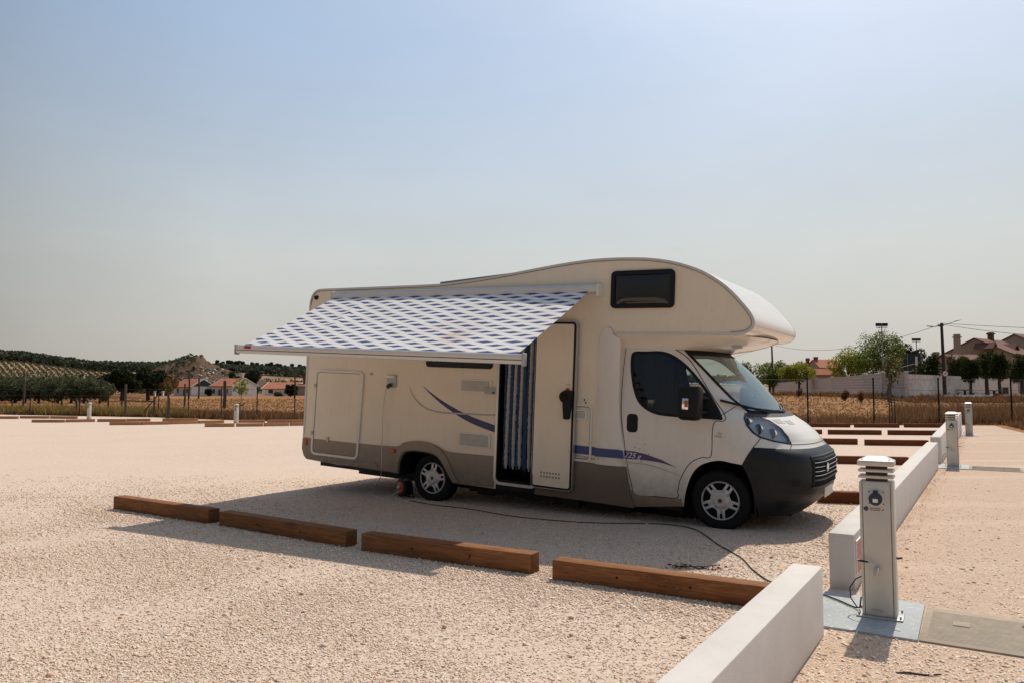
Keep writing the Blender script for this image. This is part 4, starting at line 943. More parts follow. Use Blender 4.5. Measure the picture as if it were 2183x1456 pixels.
right = d_w > 0; pn2 = np.clip(.5+(pn-.5)*1.1+.22*np.sin(X*4.3+np.sin(Y*5.1)*1.5)*np.sin(Y*3.9+1.1), 0, 1)
dens = np.where(right, np.clip(1.1-(Y-4.5)*.16, 0, 1)*(.5+.5*pn2)+.10*np.clip((14-Y)/5, 0, 1), np.clip(1.15-(Y-5.0)*.125, 0, 1)*(.25+.75*pn2)+.6*np.exp(-(dl/.4)**2))
keep = rg.random(len(X)) < np.clip(dens, 0, 1)
keep &= ~((d_w > -.21) & (d_w < .01))
sl = (X-2.50)*WN.x+(Y-5.45)*WN.y; sa = (X-2.50)*WD.x+(Y-5.45)*WD.y
keep &= ~((sl > -.50) & (sl < 1.24) & (sa > -.50) & (sa < .48))
X, Y = X[keep], Y[keep]; dlk = dl[keep]; rk = right[keep]
size = rg.lognormal(-5.08, .33, len(X))*(1+.4*np.exp(-(dlk/.35)**2)+.45*rk*np.clip((7-Y)/2, 0, 1))*np.clip(.75+Y/16, .9, 1.5)
size = np.clip(size, .0035, .022)
st1 = chips('loose_gravel', np.stack([X, Y, np.full(len(X), GZ)], 1), size, M['stone']); tag(st1, 'loose pinkish white gravel strewn over the parking ground', 'gravel', kind='stuff')
# distinct larger pebbles
Xb = rg.uniform(-3, 6, 110); Yb = rg.uniform(4.0, 9, 110); k_ = (np.abs(Xb/Yb) < .7) & ~(((Xb-2.5)*WN.x+(Yb-5.45)*WN.y > -.45) & ((Xb-2.5)*WN.x+(Yb-5.45)*WN.y < 1.05) & (np.abs((Xb-2.5)*WD.x+(Yb-5.45)*WD.y) < .7)) & ~((((Xb-W2.x)*WN.x+(Yb-W2.y)*WN.y) > -.25) & (((Xb-W2.x)*WN.x+(Yb-W2.y)*WN.y) < .02))
tag(stones('scattered_pebbles', np.stack([Xb[k_], Yb[k_], np.full(k_.sum(), GZ+.003)], 1), rg.uniform(.012, .024, k_.sum())), 'larger pebbles scattered among the gravel', 'pebbles', kind='stuff')

# tan dirt verge to the right of the walls
VG = [tuple(W2+WN*.0-WD*20)[:2], tuple(W2+WD*31)[:2], (20.6, 32.6), (19.6, 30.5), (17.3, 25), (14.5, 19.0), (16, 3), (5, -12)]
bm = bmesh.new(); vs = [bm.verts.new((x, y, 0)) for x, y in VG]; bm.faces.new(vs)
for c in range(-18, 34):
    bmesh.ops.bisect_plane(bm, geom=bm.verts[:]+bm.edges[:]+bm.faces[:], plane_co=(0, c, 0), plane_no=(0, 1, 0)); bmesh.ops.bisect_plane(bm, geom=bm.verts[:]+bm.edges[:]+bm.faces[:], plane_co=(c, 0, 0), plane_no=(1, 0, 0))
for v in bm.verts: v.co.z = gz(v.co.x, v.co.y)+GZ+.004
for f in bm.faces:
    if f.normal.z < 0: f.normal_flip()
me = bpy.data.meshes.new('dirt_path'); bm.to_mesh(me); bm.free(); me.materials.append(M['dirt']); smooth(me, 80); tag(link('dirt_path', me), kind='structure')
# ------------------------------------------------------------------ white walls
def wall(p, L, h0, h1, wd, label, nm='low_wall'):
    t = link(nm, None); t.location = (p.x, p.y, 0); t.rotation_euler = (0, 0, math.pi/2-R(32.3))
    # local x along the wall, y to its left; right face at y=0
    b = MB(); n = max(2, int(L/.6))
    A = [[b.bm.verts.new((L*i/n, y, z)) for (y, z) in ((0, -.1), (0, h0+(h1-h0)*i/n), (wd, h0+(h1-h0)*i/n), (wd, -.1))] for i in range(n+1)]
    for i in range(n):
        for k in range(4): b.bm.faces.new((A[i][k], A[i+1][k], A[i+1][(k+1) % 4], A[i][(k+1) % 4]))
    b.bm.faces.new(A[0]); b.bm.faces.new(A[-1][::-1]); bmesh.ops.recalc_face_normals(b.bm, faces=b.bm.faces[:])
    es = [e for e in b.bm.edges if len(e.link_faces) == 2 and e.calc_face_angle(0) > 1 and max(e.verts[0].co.z, e.verts[1].co.z) > 0.2]
    bmesh.ops.bevel(b.bm, geom=es, offset=.008, segments=2, profile=.5, affect='EDGES')
    o = b.build('wall_body', M['wallw'], t, ang=30); tag(t, label, 'wall', 'low white walls beside the pitches'); return t
a1 = W1-WD*6.0
wall(a1, 6.0, .45, .449, .185, 'low white rendered wall nearest the camera, cut off by the bottom edge')
w2 = wall(W2, 10.73, .445, .53, .19, 'long low white wall with the small red sign, behind the nearest pedestal')
wall(W3, 12.6, .57, .76, .19, 'far low white wall between the second and third pedestals')
# red sign on wall 2
b = MB(); b.box(.055, .30, -.012, -.001, .13, .39, .002); sg = b.build('wall_sign', M['whited']); sg.matrix_world = Matrix.Translation(W2) @ Matrix.Rotation(math.pi/2-R(32.3), 4, 'Z')
tag(sg, 'small red and white notice fixed to the side of the long white wall', 'sign')
g = NG('sign_face'); co = g.co(); n = g.noise(g.map(co, (30, 1, 55)), 1.4, 2); g.set(g.ramp(n.outputs[0], [(.48, (.42, .06, .035)), (.60, (.62, .38, .30))]), .5); M['signf'] = g.m
b = MB(); b.box(.062, .293, -.0135, -.0121, .137, .383); sf = b.build('sign_face', M['signf'], sg)

# ------------------------------------------------------------------ timbers
nT = [0]
def timber(p0, p1, label, group, mat='wood', h=.165, wd=.155, bolts=False, z0=None):
    p0 = Vector((p0[0], p0[1])); p1 = Vector((p1[0], p1[1])); d = p1-p0; L = d.length
    za, zb = gz(*p0)+GZ, gz(*p1)+GZ
    b = MB(); rnd = random.Random(nT[0]); nT[0] += 1
    b.box(0, L, 0, wd, -.03, h+rnd.uniform(-.005, .005), .007, 2)
    o = b.build('timber_beam', M[mat]); o.location = (p0.x, p0.y, za); o.rotation_euler = (0, -math.atan2(zb-za, L), math.atan2(d.y, d.x)+rnd.uniform(-.004, .004))
    tag(o, label, 'beam', group)
    if bolts:
        for f in (.33, .67):
            q = MB(); q.lathe([(.014, .004), (.011, -.0015), (.001, -.0015)], Matrix.Translation((L*f, 0, h*.52)), 14); q.build('bolt', M['black'], o)
    return o
for (a, b_), lb in zip(TIM, ('brown timber beam farthest left of the front row, left of its neighbours', 'brown timber beam second from the left in the front row', 'brown timber beam third from the left in the front row, half lit on top', 'nearest orange-brown timber beam running into the near white wall')):
    timber(a, b_, lb, 'timber beams marking the front of the pitch', bolts=True)
RT = [((1746,1073),(1853,1076.5),'timber beam just right of the motorhome nose, butting the long wall'),
 ((1735,988),(1938,992),'long timber beam behind the nose, third bay line'),
 ((1740,947),(1829,948),'shorter timber beam right of the bonnet, fourth bay line'),((1846,949.5),(1980,951),'timber beam beside the long wall, fourth bay line'),
 ((1722,925),(1753,925.5),'stub of timber beam showing behind the bonnet, fifth bay line'),((1767,926),(1880,927),'middle timber beam of the fifth bay line'),((1895,927),(2003,928),'timber beam meeting the far wall, fifth bay line'),
 ((1720,910),(1813,911),'timber beam left end of the row under the right fence'),((1823,911),(1918,911.5),'middle timber beam of the row under the right fence'),((1930,911),(2028,911.5),'timber beam right end of the row under the right fence')]
for a, b_, lb in RT: timber(ghit(*a), ghit(*b_), lb, 'timber beams dividing the bays beyond the nose', 'woodr', h=.16)
LT = [(0,24,'a',883,883),(-30,37,'b',893-.6,892.4),(41.7,102.7,'c',891.5,891.8),(106.6,161.7,'d',891.8,892.5),(67,135.5,'e',900.2,900.2),(140,202.5,'f',900,898.9),(207,268,'g',898.9,898.7),(269.6,320,'h',898.2,897.7),
 (233,300,'i',906,905.6),(303,364.8,'j',905.5,904.4),(366.3,422.9,'k',904,902.7),(424.4,478,'l',902.6,901.4),(346,422,'m',897.5,896.8),(436,499.7,'n',910,909.5),(503.3,561.3,'o',909.3,908.6),(563.7,616.4,'p',908.5,907.6),(618.8,668,'q',907.4,906.6),(508,564,'r',900.8,900.6),(569,650,'s',900.5,900.3)]
LD = {'a':'cut off by the left edge, behind','b':'cut off by the left edge, in front','c':'left of the wire fence gap, back line','d':'back line, next right of it','e':'leftmost of the front line, left of the far left pedestal','f':'in front of the far left pedestal','g':'just right of the far left pedestal','h':'behind and right of the far left pedestal, before the gate post','i':'leftmost of the nearest line between the pedestals','j':'second of the nearest line between the pedestals','k':'third of the nearest line between the pedestals','l':'fourth of the line, left of the right pedestal','m':'low dark one behind the line, left of the right pedestal','n':'ending at the foot of the pedestal in front of the houses','o':'first right of the pedestal in front of the houses','p':'second right of the pedestal in front of the houses','q':'running behind the rear corner of the motorhome','r':'dark one on the back line right of the houses pedestal','s':'dark one on the back line beside the motorhome rear'}
for x0, x1, k, y0, y1 in LT:
    timber(ghit(x0, y0), ghit(x1, y1), 'far timber beam, '+LD[k], 'far timber beams on the left side', 'wood2', h=.17)

# ------------------------------------------------------------------ service pedestals
def pedestal(loc, rz, label):
    t = empty('service_pedestal', loc, rz, label=label, cat='pedestal', group='service pedestals with sockets and taps')
    # local -y faces the camera side
    b = MB(); b.box(-.145, .145, -.115, .115, 0, .012, .004)
    for sx in (-1, 1):
        for sy in (-1, 1): b.tube([(sx*.128, sy*.09, .01), (sx*.128, sy*.09, .03)], .008, 6)
    b.build('base_plate', M['grey'], t)
    b = MB(); b.box(-.108, .108, -.085, .085, .012, .925, .012, 3); b.build('column', M['pedestal'], t)
    b = MB(); b.box(-.086, .086, -.0885, -.084, .03, .905, .002); b.build('front_panel', M['pedestal'], t)
    b = MB(); b.box(-.090, -.087, -.0885, -.0845, .02, .915); b.box(.087, .090, -.0885, -.0845, .02, .915); b.build('panel_joint', M['soil'], t)
    b = MB(); b.box(-.066, .066, -.048, .048, .92, 1.045); b.build('louvre_core', M['soil'], t)
    for z in (.937, .980):
        b = MB(); b.box(-.112, .112, -.090, .090, z+.008, z+.028, .008, 3); b.build('louvre', M['pedestal'], t)
    b = MB(); b.box(-.116, .116, -.094, .094, 1.030, 1.068, .008, 3)
    vs = [b.bm.verts.new(p) for p in ((-.112,-.090,1.066),(.112,-.090,1.066),(.112,.090,1.066),(-.112,.090,1.066),(-.06,-.045,1.092),(.06,-.045,1.092),(.06,.045,1.092),(-.06,.045,1.092))]
    for q in ((0,1,5,4),(1,2,6,5),(2,3,7,6),(3,0,4,7),(4,5,6,7)): b.bm.faces.new([vs[i] for i in q])
    for sx in (-1, 1): b.tube([(sx*.085, -.07, 1.07), (sx*.085, -.07, 1.079)], .006, 6)
    b.build('cap', M['pedestal'], t, ang=25)
    so = link('socket', None, t)
    b = MB(); b.box(-.052, .052, -.098, -.088, .765, .865, .003); b.build('socket_plate', M['pedestal'], so)
    b = MB()
    for sx, z in ((-.044, .855), (.044, .855), (-.044, .776), (.044, .776)): b.tube([(sx, -.101, z), (sx, -.097, z)], .005, 6)
    b.build('screw', M['soil'], so)
    b = MB(); b.lathe([(.001,-.128),(.036,-.128),(.043,-.12),(.043,-.097)], Matrix.Translation((-.004, 0, .808)), 24); b.box(-.019, .013, -.118, -.097, .84, .868, .004); b.build('socket_lid', M['bluep'], so)
    b = MB(); b.box(-.020, .012, -.1295, -.128, .787, .812); b.build('socket_label', M['whited'], so)
    lb_ = link('pedestal_label', None, t)
    b = MB(); b.lathe([(.001,-.0905),(.0155,-.0905),(.0155,-.088)], Matrix.Translation((-.066, 0, .738)), 20); b.build('label_roundel', M['navy'], lb_)
    b = MB(); b.box(-.042, -.022, -.0898, -.0883, .740, .745); b.box(-.019, -.009, -.0898, -.0883, .740, .744); b.box(-.005, .025, -.0898, -.0883, .739, .744); b.box(-.042, .022, -.0898, -.0883, .728, .732); b.build('label_print', M['soil'], lb_)
    b = MB(); b.lathe([(.001,-.0895),(.006,-.0895),(.006,-.088)], Matrix.Translation((.040, 0, .735)), 12); b.build('label_dot', M['amber'], lb_)
    tp = link('tap', None, t)
    b = MB(); b.tube([(-.005,-.088,.335),(-.005,-.125,.335)], .012, 10); b.tube([(-.005,-.125,.350),(-.008,-.128,.325),(-.014,-.140,.295)], [.016,.018,.012], 10); b.build('tap_body', M['steel'], tp)
    b = MB(); b.tube([(-.005,-.125,.350),(-.03,-.13,.375),(-.06,-.13,.380)], .005, 6); b.build('tap_stem', M['steel'], tp)
    b = MB(); b.tube([(-.058,-.13,.380),(-.09,-.13,.384),(-.125,-.13,.386)], [.006,.008,.007], 8); b.build('tap_lever', M['bluep'], tp)
    b = MB(); b.tube([(.108, .0, .40), (.145, .0, .405)], .007, 6); b.build('side_lever', M['bluep'], tp)
    b = MB(); b.box(-.05, .0, -.0905, -.0885, .045, .062); b.lathe([(.001,-.097),(.010,-.097),(.010,-.088)], Matrix.Translation((.012, 0, .052)), 10); b.build('door_lock', M['grey'], t)
    b = MB(); b.tube([(-.145,-.03,.04),(-.185,-.03,.10),(-.19,-.03,.17),(-.15,-.03,.235),(-.108,-.03,.26)], .0045, 6); b.build('feed_cable', M['cable'], t)
    return t
PZ = GZ+.02
ped = pedestal((2.555, 5.37, PZ), -R(30), 'nearest and largest service pedestal, with blue socket and brass tap facing us')
def cp(src, loc, rz, label, group=None):
    c = copy_tree(src); c.location = loc; c.rotation_euler = (0, 0, rz); c['label'] = label
    if group: c['group'] = group
    return c
cp(ped, (8.90, 15.45, PZ), -R(31), 'middle service pedestal between the two low walls on the right')
cp(ped, (15.50, 25.9, PZ), -R(31), 'farthest service pedestal of the right line, past the end of the walls')
q = ghit(189.7, 892.7); c = cp(ped, (q.x, q.y, q.z), R(-20), 'white service pedestal far left, standing by the far timber beams'); c.scale = (1.0, 1.0, 1.0)
q = ghit(503.3, 901.5); cp(ped, (q.x, q.y, q.z), R(-20), 'white service pedestal in front of the far houses, left of the motorhome')
# painted slabs and ribbed covers
def slab(c, su, sv, label, mat, nm, z0, h, group, rz=-R(31)):
    b = MB(); b.box(-su/2, su/2, -sv/2, sv/2, -.05, h, .006); o = b.build(nm, mat); o.location = (c[0], c[1], z0); o.rotation_euler = (0, 0, rz); tag(o, label, 'slab' if 'slab' in nm else 'cover', group); return o
def loc2(base, a, s): v = Vector(base)+WN*a+WD*s; return (v.x, v.y)
for i, (px_, py_, k) in enumerate(((2.50, 5.44, 1), (8.86, 15.5, 1), (15.45, 25.95, 1))):
    base = (px_, py_, 0)
    slab(loc2(base, -.062, -.02), .79, .93, ('pale blue-grey painted slab under the nearest pedestal', 'pale painted slab under the middle pedestal', 'pale painted slab under the farthest pedestal on the right')[i], M['slab'], 'painted_slab', GZ, .02, 'painted slabs under the pedestals')
    if i < 2:
        cv = slab(loc2(base, .785, -.04), .88, .84, ('ribbed concrete cover beside the nearest painted slab', 'ribbed concrete cover beside the middle painted slab')[i], M['concd'], 'drain_cover', GZ, .016, 'concrete drain covers', rz=-R(32))
        b = MB()
        for k in range(26): b.box(-.40, .40, -.34+.0265*k, -.328+.0265*k, .016, .0172)
        b.build('cover_ribs', M['concd'], cv)
        b = MB(); b.box(-.27, -.17, .02, .12, .018, .022); b.build('cover_plate', M['concd'], cv)
        b = MB(); b.box(.12, .15, .22, .24, .019, .023); b.box(.12, .15, -.30, -.28, .019, .023); b.build('lifting_slot', M['soil'], cv)

# ------------------------------------------------------------------ cables, reel, litter
def ctube(name, pts, r, mat, label, cat, n=6, k=8):
    P = cm([tuple(p) for p in pts], k, False) if len(pts[0]) == 2 else None
    o = tubes(name, [[(x, y, GZ+r) for x, y in P]], r, mat, None, n); tag(o, label, cat); return o
cpts = [ghit(x, y)[:2] for x, y in [(872,1070),(925,1078),(1000,1088),(1100,1104),(1250,1117),(1400,1119),(1480,1131),(1530,1165),(1575,1192),(1605,1218),(1645,1243)]]+[(2.22,6.13),(2.30,5.98),(2.36,5.86),(2.42,5.72),(2.44,5.60),(2.45,5.50)]
jr = random.Random(2); cpts = [(x+jr.uniform(-.02, .02), y+jr.uniform(-.02, .02)) for x, y in cpts]
P = cm(cpts, 8, False); pp = [(x, y, GZ+.009+(.02 if y < 6.05 else 0)) for x, y in P]; pp += [(2.452, 5.46, .06), (2.455, 5.44, .14)]
tag(tubes('power_cable', [pp], .006, M['cable'], None, 6), 'black power cable snaking over the gravel from reel to nearest pedestal', 'cable')
q0 = mhw(-4.945, -.085, 1.39); q1 = mhw(-5.0, -.07, 1.15); q2 = mhw(-5.01, -.06, .6); q3 = mhw(-5.0, -.06, .15)
ge = [ghit(805, 1035), ghit(794, 1052), ghit(806, 1061), ghit(828, 1060)]
rc = ghit(862, 1062)
P = [tuple(v) for v in (q0, q1, q2, q3)]+[(ge[0].x, ge[0].y, .03)]+[(v.x, v.y, GZ+.006) for v in ge[1:]]+[(rc.x-.02, rc.y-.10, .14)]
def cm3(pts, k=8):
    out = []; n = len(pts)
    for i in range(n-1):
        p0, p1, p2, p3 = pts[max(0, i-1)], pts[i], pts[i+1], pts[min(n-1, i+2)]
        for q in range(k):
            t = q/k; out.append(tuple(.5*((2*b)+(c-a)*t+(2*a-5*b+4*c-d)*t*t+(-a+3*b-3*c+d)*t**3) for a, b, c, d in zip(p0, p1, p2, p3)))
    out.append(tuple(pts[-1])); return out
tag(tubes('white_cable', [cm3(P)], .0055, M['wcable'], None, 6), 'thin white cable hanging from the power inlet down to the reel', 'cable')
rl_ = empty('cable_reel', (rc.x, rc.y, GZ), R(-50), label='black and red cable reel standing on the gravel by the rear wheel', cat='cable reel')
b = MB(); b.lathe([(.115,-.07),(.13,-.065),(.13,-.05),(.085,-.045),(.085,.045),(.13,.05),(.13,.065),(.115,.07)], Matrix.Translation((0, 0, .15)), 32); b.build('reel_drum', M['black'], rl_)
b = MB(); b.lathe([(.001,-.085),(.05,-.085),(.085,-.078),(.088,-.068)], Matrix.Translation((0, 0, .15)), 28); b.build('reel_hub', M['red'], rl_)
b = MB(); b.lathe([(.001,-.115),(.02,-.113),(.024,-.085)], Matrix.Translation((-.01, 0, .16)), 14); b.build('reel_plug', M['wcable'], rl_)
tubes('reel_frame', [[(-.12,.08,.0),(-.05,.085,.15),(0,.09,.30),(.03,.07,.315),(-.02,-.02,.318),(-.09,-.05,.315)], [(.12,.08,.0),(.05,.085,.15)], [(-.14,.08,.01),(.14,.08,.01)]], .009, M['black'], rl_)
b = MB(); b.tube([(-.13*math.cos(a), -.052, .15+.13*math.sin(a)) for a in lin(.5, 1.3, 7)], .007, 6); b.tube([(-.11*math.cos(a), -.068, .15+.11*math.sin(a)) for a in lin(-1.0, -.3, 7)], .006, 6); b.build('reel_stripe', M['wcable'], rl_)
# dead twig with curled leaves
tw = empty('dead_twig', (1.62, 6.82, GZ), R(-8), label='dead twig with curled red-brown leaves lying behind the nearest beam', cat='twig')
tubes('twig_stem', [[(-.17,.01,.012),(-.06,.0,.018),(.06,-.015,.02),(.15,.01,.03),(.21,.02,.035)], [(-.02,.0,.015),(.03,-.05,.01)]], .004, M['bark'], tw)
g = NG('dead_leaf'); g.set((.085, .02, .015), .8, 0, .2); M['dleaf'] = g.m
lr = random.Random(8); Vv, Ff = [], []
for k in range(75):
    c = Vector((lr.gauss(-.13, .04), lr.gauss(0, .02), abs(lr.gauss(.012, .012)))) if k < 40 else Vector((lr.gauss(.12, .05), lr.gauss(-.01, .02), abs(lr.gauss(.012, .012))))
    m = Matrix.Rotation(lr.uniform(0, 6.28), 3, 'Z') @ Matrix.Rotation(lr.uniform(-1, 1), 3, 'X'); s_ = lr.uniform(.012, .026)
    n0 = len(Vv); Vv += [tuple(c+m @ Vector(p)) for p in ((-s_, 0, 0), (0, -s_*.35, .006), (s_, 0, 0), (0, s_*.35, .006))]; Ff.append((n0, n0+1, n0+2, n0+3))
np_mesh('twig_leaves', Vv, Ff, M['dleaf'], tw)
tag(tubes('dry_stick', [[(2.14,4.34,GZ+.006),(2.2,4.325,GZ+.012),(2.28,4.30,GZ+.008),(2.37,4.30,GZ+.012)]], [.004,.006,.006,.004], M['bark'], None), 'thin dark stick on the gravel at the bottom edge', 'stick')
#@@PART4
# ------------------------------------------------------------------ vegetation tools
def cards(C, size, rg_, up=0.0, asp=.6):
    n = len(C); a = rg_.normal(size=(n, 3)); a /= np.linalg.norm(a, axis=1)[:, None]
    b_ = rg_.normal(size=(n, 3)); b_[:, 2] += up; b_ -= (b_*a).sum(1)[:, None]*a; b_ /= np.linalg.norm(b_, axis=1)[:, None]
    s = (size if np.ndim(size) else np.full(n, size))[:, None]; a = a*s*.5; b_ = b_*s*.5*asp
    V = np.stack([C-a, C-b_*1.0, C+a, C+b_*1.0], 1)
    return V.reshape(-1, 3), np.arange(n*4).reshape(n, 4)
def blobs(bl, n, rg_, shell=.55):
    bl = np.array(bl); vol = bl[:, 3]*bl[:, 4]; k = rg_.choice(len(bl), n, p=vol/vol.sum())
    d = rg_.normal(size=(n, 3)); d /= np.linalg.norm(d, axis=1)[:, None]; r_ = (shell+(1-shell)*rg_.random(n))**.8*rg_.uniform(.75, 1.12, n)
    return bl[k, :3]+d*r_[:, None]*np.stack([bl[k, 3], bl[k, 3], bl[k, 4]], 1)
def tree(name, label, loc, H, CR, CH, mat, n, leaf, seed, group=None, trunk=.12, nb=11, cat='tree', base=None, trunkmat='bark', lop=0, asp=.6, parts=True, conical=0):
    """H total height, CR crown radius, CH crown height"""
    rg_ = np.random.default_rng(seed); t = empty(name, loc, rg_.uniform(0, 6), label=label, cat=cat, group=group)
    cz = H-CH/2; bl = []
    for i in range(nb):
        d = rg_.normal(size=3); d /= np.linalg.norm(d); q = rg_.uniform(.45, .8)
        z = d[2]*q*CH*.5; taper = 1-conical*max(0, (z/CH+.5))
        bl.append((d[0]*q*CR*taper+lop*z, d[1]*q*CR*taper, cz+z, CR*rg_.uniform(.28, .48)*taper, CH*rg_.uniform(.16, .27)))
    bl.append((0, 0, cz, CR*.55, CH*.36))
    V, F = cards(blobs(bl, n, rg_), leaf*rg_.uniform(.6, 1.3, n), rg_, asp=asp)
    np_mesh('crown', V, F, M[mat], t)
    b = MB(); top = H-CH*.55
    b.tube([(0, 0, -.15), (.02*H*rg_.uniform(-1, 1), .01*H, top*.5), (lop*.3, 0, top)], [trunk*1.25, trunk, trunk*.75], 8)
    for i in range(min(6, nb)):
        c = bl[i]; b.tube([(0, 0, top*.85), (c[0]*.5, c[1]*.5, (top+c[2])/2), (c[0], c[1], c[2])], [trunk*.5, trunk*.33, trunk*.12], 5)
    b.build('trunk', M[trunkmat], t); return t
def shrub(name, label, loc, r_, h, mat, n, leaf, seed, group=None, cat='shrub'):
    rg_ = np.random.default_rng(seed); t = empty(name, loc, 0, label=label, cat=cat, group=group)
    bl = [(rg_.uniform(-.5, .5)*r_, rg_.uniform(-.5, .5)*r_, h*rg_.uniform(.3, .65), r_*rg_.uniform(.4, .6), h*rg_.uniform(.25, .38)) for i in range(7)]+[(0, 0, h*.45, r_*.7, h*.45)]
    V, F = cards(blobs(bl, n, rg_), leaf*rg_.uniform(.6, 1.3, n), rg_); V[:, 2] = np.maximum(V[:, 2], 0)
    np_mesh('foliage', V, F, M[mat], t)
    b = MB()
    for i in range(4): b.tube([(0, 0, -.1), (bl[i][0]*.7, bl[i][1]*.7, bl[i][2])], [r_*.05, r_*.02], 5)
    b.build('stem', M['bark'], t); return t
gzv = np.vectorize(gz)

# ------------------------------------------------------------------ dry grass and weeds
def tufts(name, X, Y, h, mat, seed, blades=5, wd=.02, lean=.35, label=None, cat='grass', lift=0):
    rg_ = np.random.default_rng(seed); n = len(X); Z = gzv(X, Y)
    B = np.repeat(np.stack([X, Y, Z], 1), blades, 0); m = len(B); hh = np.repeat(h, blades)*rg_.uniform(.45, 1.1, m)
    B[:, :2] += rg_.normal(size=(m, 2))*np.repeat(h, blades)[:, None]*.18
    a = rg_.uniform(0, 6.28, m); w_ = wd*rg_.uniform(.6, 1.4, m)*np.repeat(np.maximum(1, Y/30), blades); dx, dy = np.cos(a)*w_, np.sin(a)*w_
    tip = B+np.stack([rg_.normal(size=m)*lean*hh, rg_.normal(size=m)*lean*hh, hh], 1)
    V = np.stack([B-np.stack([dx, dy, 0*dx], 1), B+np.stack([dx, dy, 0*dx], 1), tip], 1)
    o = np_mesh(name, V.reshape(-1, 3), np.arange(m*3).reshape(m, 3), M[mat]); tag(o, label, cat, kind='stuff'); return o
rs = np.random.default_rng(11)
def field_pts(n, y0, y1, pw=1.5, lo=-.75, hi=.75):
    Y = y0+(y1-y0)*rs.random(n)**pw; X = Y*rs.uniform(lo, hi, n); return X, Y
# boundary of the gravel (far edge) as Y over ratio x/y
EDGE = sorted([(x/y, y) for x, y in LOT[6:16]])
def edge_y(r): return np.interp(r, [a for a, _ in EDGE], [b_ for _, b_ in EDGE])
def beyond(X, Y, m=.4): return Y > edge_y(X/Y)+m
X, Y = field_pts(60000, 30, 150, 2.0); k = beyond(X, Y)
X, Y = X[k], Y[k]; tufts('dry_field_grass', X, Y, rs.uniform(.03, .15, len(X)), 'grass', 1, 4, .022, .7, 'short dry brown grass over the field beyond the fence')
# tall straw band right behind the fence on the left
r_ = rs.uniform(-.72, -.27, 6500); ey = edge_y(r_); Y = ey+.5+rs.random(len(r_))**1.3*14; X = r_*Y
tufts('tall_straw', X, Y, rs.uniform(.25, .8, len(X))*np.clip(1.1-(Y-ey)/20, .35, 1), 'weed', 2, 5, .016, .22, 'tall dry straw and thistles along the left fence')
r_ = rs.uniform(-.72, -.42, 3500); ey = edge_y(r_); Y = ey+.6+rs.random(len(r_))*9; X = r_*Y
tufts('green_weeds', X, Y, rs.uniform(.3, .75, len(X)), 'weedg', 3, 6, .025, .35, 'yellow-green weeds among the straw on the far left', 'weeds')
# right: weeds along the fence, thicker to the right
r_ = .74-.24*rs.random(2600)**1.5; Y = 33.6+rs.random(len(r_))**1.4*14; X = r_*Y
tufts('fence_weeds', X, Y, rs.uniform(.3, .95, len(X)), 'weed', 4, 6, .014, .25, 'brown weeds along the right-hand fence', 'weeds')
r_ = rs.uniform(.34, .52, 500); Y = 33.2+rs.random(len(r_))*5; X = r_*Y
tufts('sparse_weeds', X, Y, rs.uniform(.2, .6, len(X)), 'weed', 14, 6, .012, .3, 'sparse dry stalks behind the beams on the right', 'weeds')
# band of dark brown weeds at the foot of the block wall
r_ = rs.uniform(.33, .74, 4200); Y = 60+(np.clip((.53-r_)/.2, 0, 1))*26+rs.random(len(r_))*9-2; X = r_*Y
tufts('wall_foot_weeds', X, Y, rs.uniform(.15, .85, len(X))**1.5*(.6+.4*np.sin(X*.9)*np.sin(Y*.7)), 'weed', 5, 6, .02, .25, 'tall reddish brown weeds at the foot of the block wall', 'weeds')
r_ = rs.uniform(.60, .74, 2600); Y = 26+rs.random(len(r_))*8; X = r_*Y; k = (X-(14.9+(Y-19)*.43) > .3)
tufts('verge_weeds', X[k], Y[k], rs.uniform(.08, .35, k.sum()), 'weed', 6, 5, .012, .4, 'low dry weeds on the verge at the right edge', 'weeds')
# sparse weeds at the wall foot near the camera
s_ = rs.uniform(.3, 26, 900); o_ = np.abs(rs.normal(size=900))*.12+.02; X = W2.x+WD.x*s_+WN.x*o_; Y = W2.y+WD.y*s_+WN.y*o_
tufts('wall_edge_straw', X, Y, rs.uniform(.02, .07, 900), 'grass', 7, 4, .0025, .8, 'thin straw sprouting at the foot of the white walls')

# ------------------------------------------------------------------ wire fences
def fence(nm, posts, label, wires=(.35, .9, 1.5, 1.98), mat='post', r=.035, h=2.05, group=None):
    t = empty(nm, posts[0], 0, label=label, cat='fence', group=group); o0 = Vector(posts[0])
    for k, p in enumerate(posts):
        p = Vector(p)-o0; b = MB(); hh = h[k] if isinstance(h, (list, tuple)) else h
        b.tube([p+Vector((0, 0, -.2)), p+Vector((0, 0, hh))], r, 8); b.tube([p+Vector((0, 0, hh)), p+Vector((0, 0, hh+.02))], r*1.25, 8)
        b.build('fence_post', M[mat], t)
    for z in wires:
        b = MB(); b.tube([Vector(p)-o0+Vector((0, 0, z)) for p in posts], .006, 4); b.build('fence_wire', M['wire'], t)
    return t
def pf(px, py, h): q = ghit(px, py); return (q.x, q.y, q.z)
fence('wire_fence', [pf(1600, 905, 2), pf(1723, 905.5, 2), pf(1864, 904.5, 2), pf(2003, 904, 2), pf(2158, 903.5, 2), pf(2330, 903, 2)], 'dark post and wire fence crossing the field behind the right-hand beams')
fence('wire_fence', [pf(-60, 881, 2), pf(63.4, 884, 2), pf(168.8, 886, 2), pf(337.4, 888, 2), pf(401, 890, 2), pf(471, 892.5, 2), pf(547.3, 895.5, 2), pf(627.8, 897.5, 2), pf(720, 900, 2)], 'dark post and wire fence in front of the olive trees and far houses', h=[2.05, 2.0, 2.05, 1.6, 2.05, 2.1, 2.1, 2.1, 2.1])
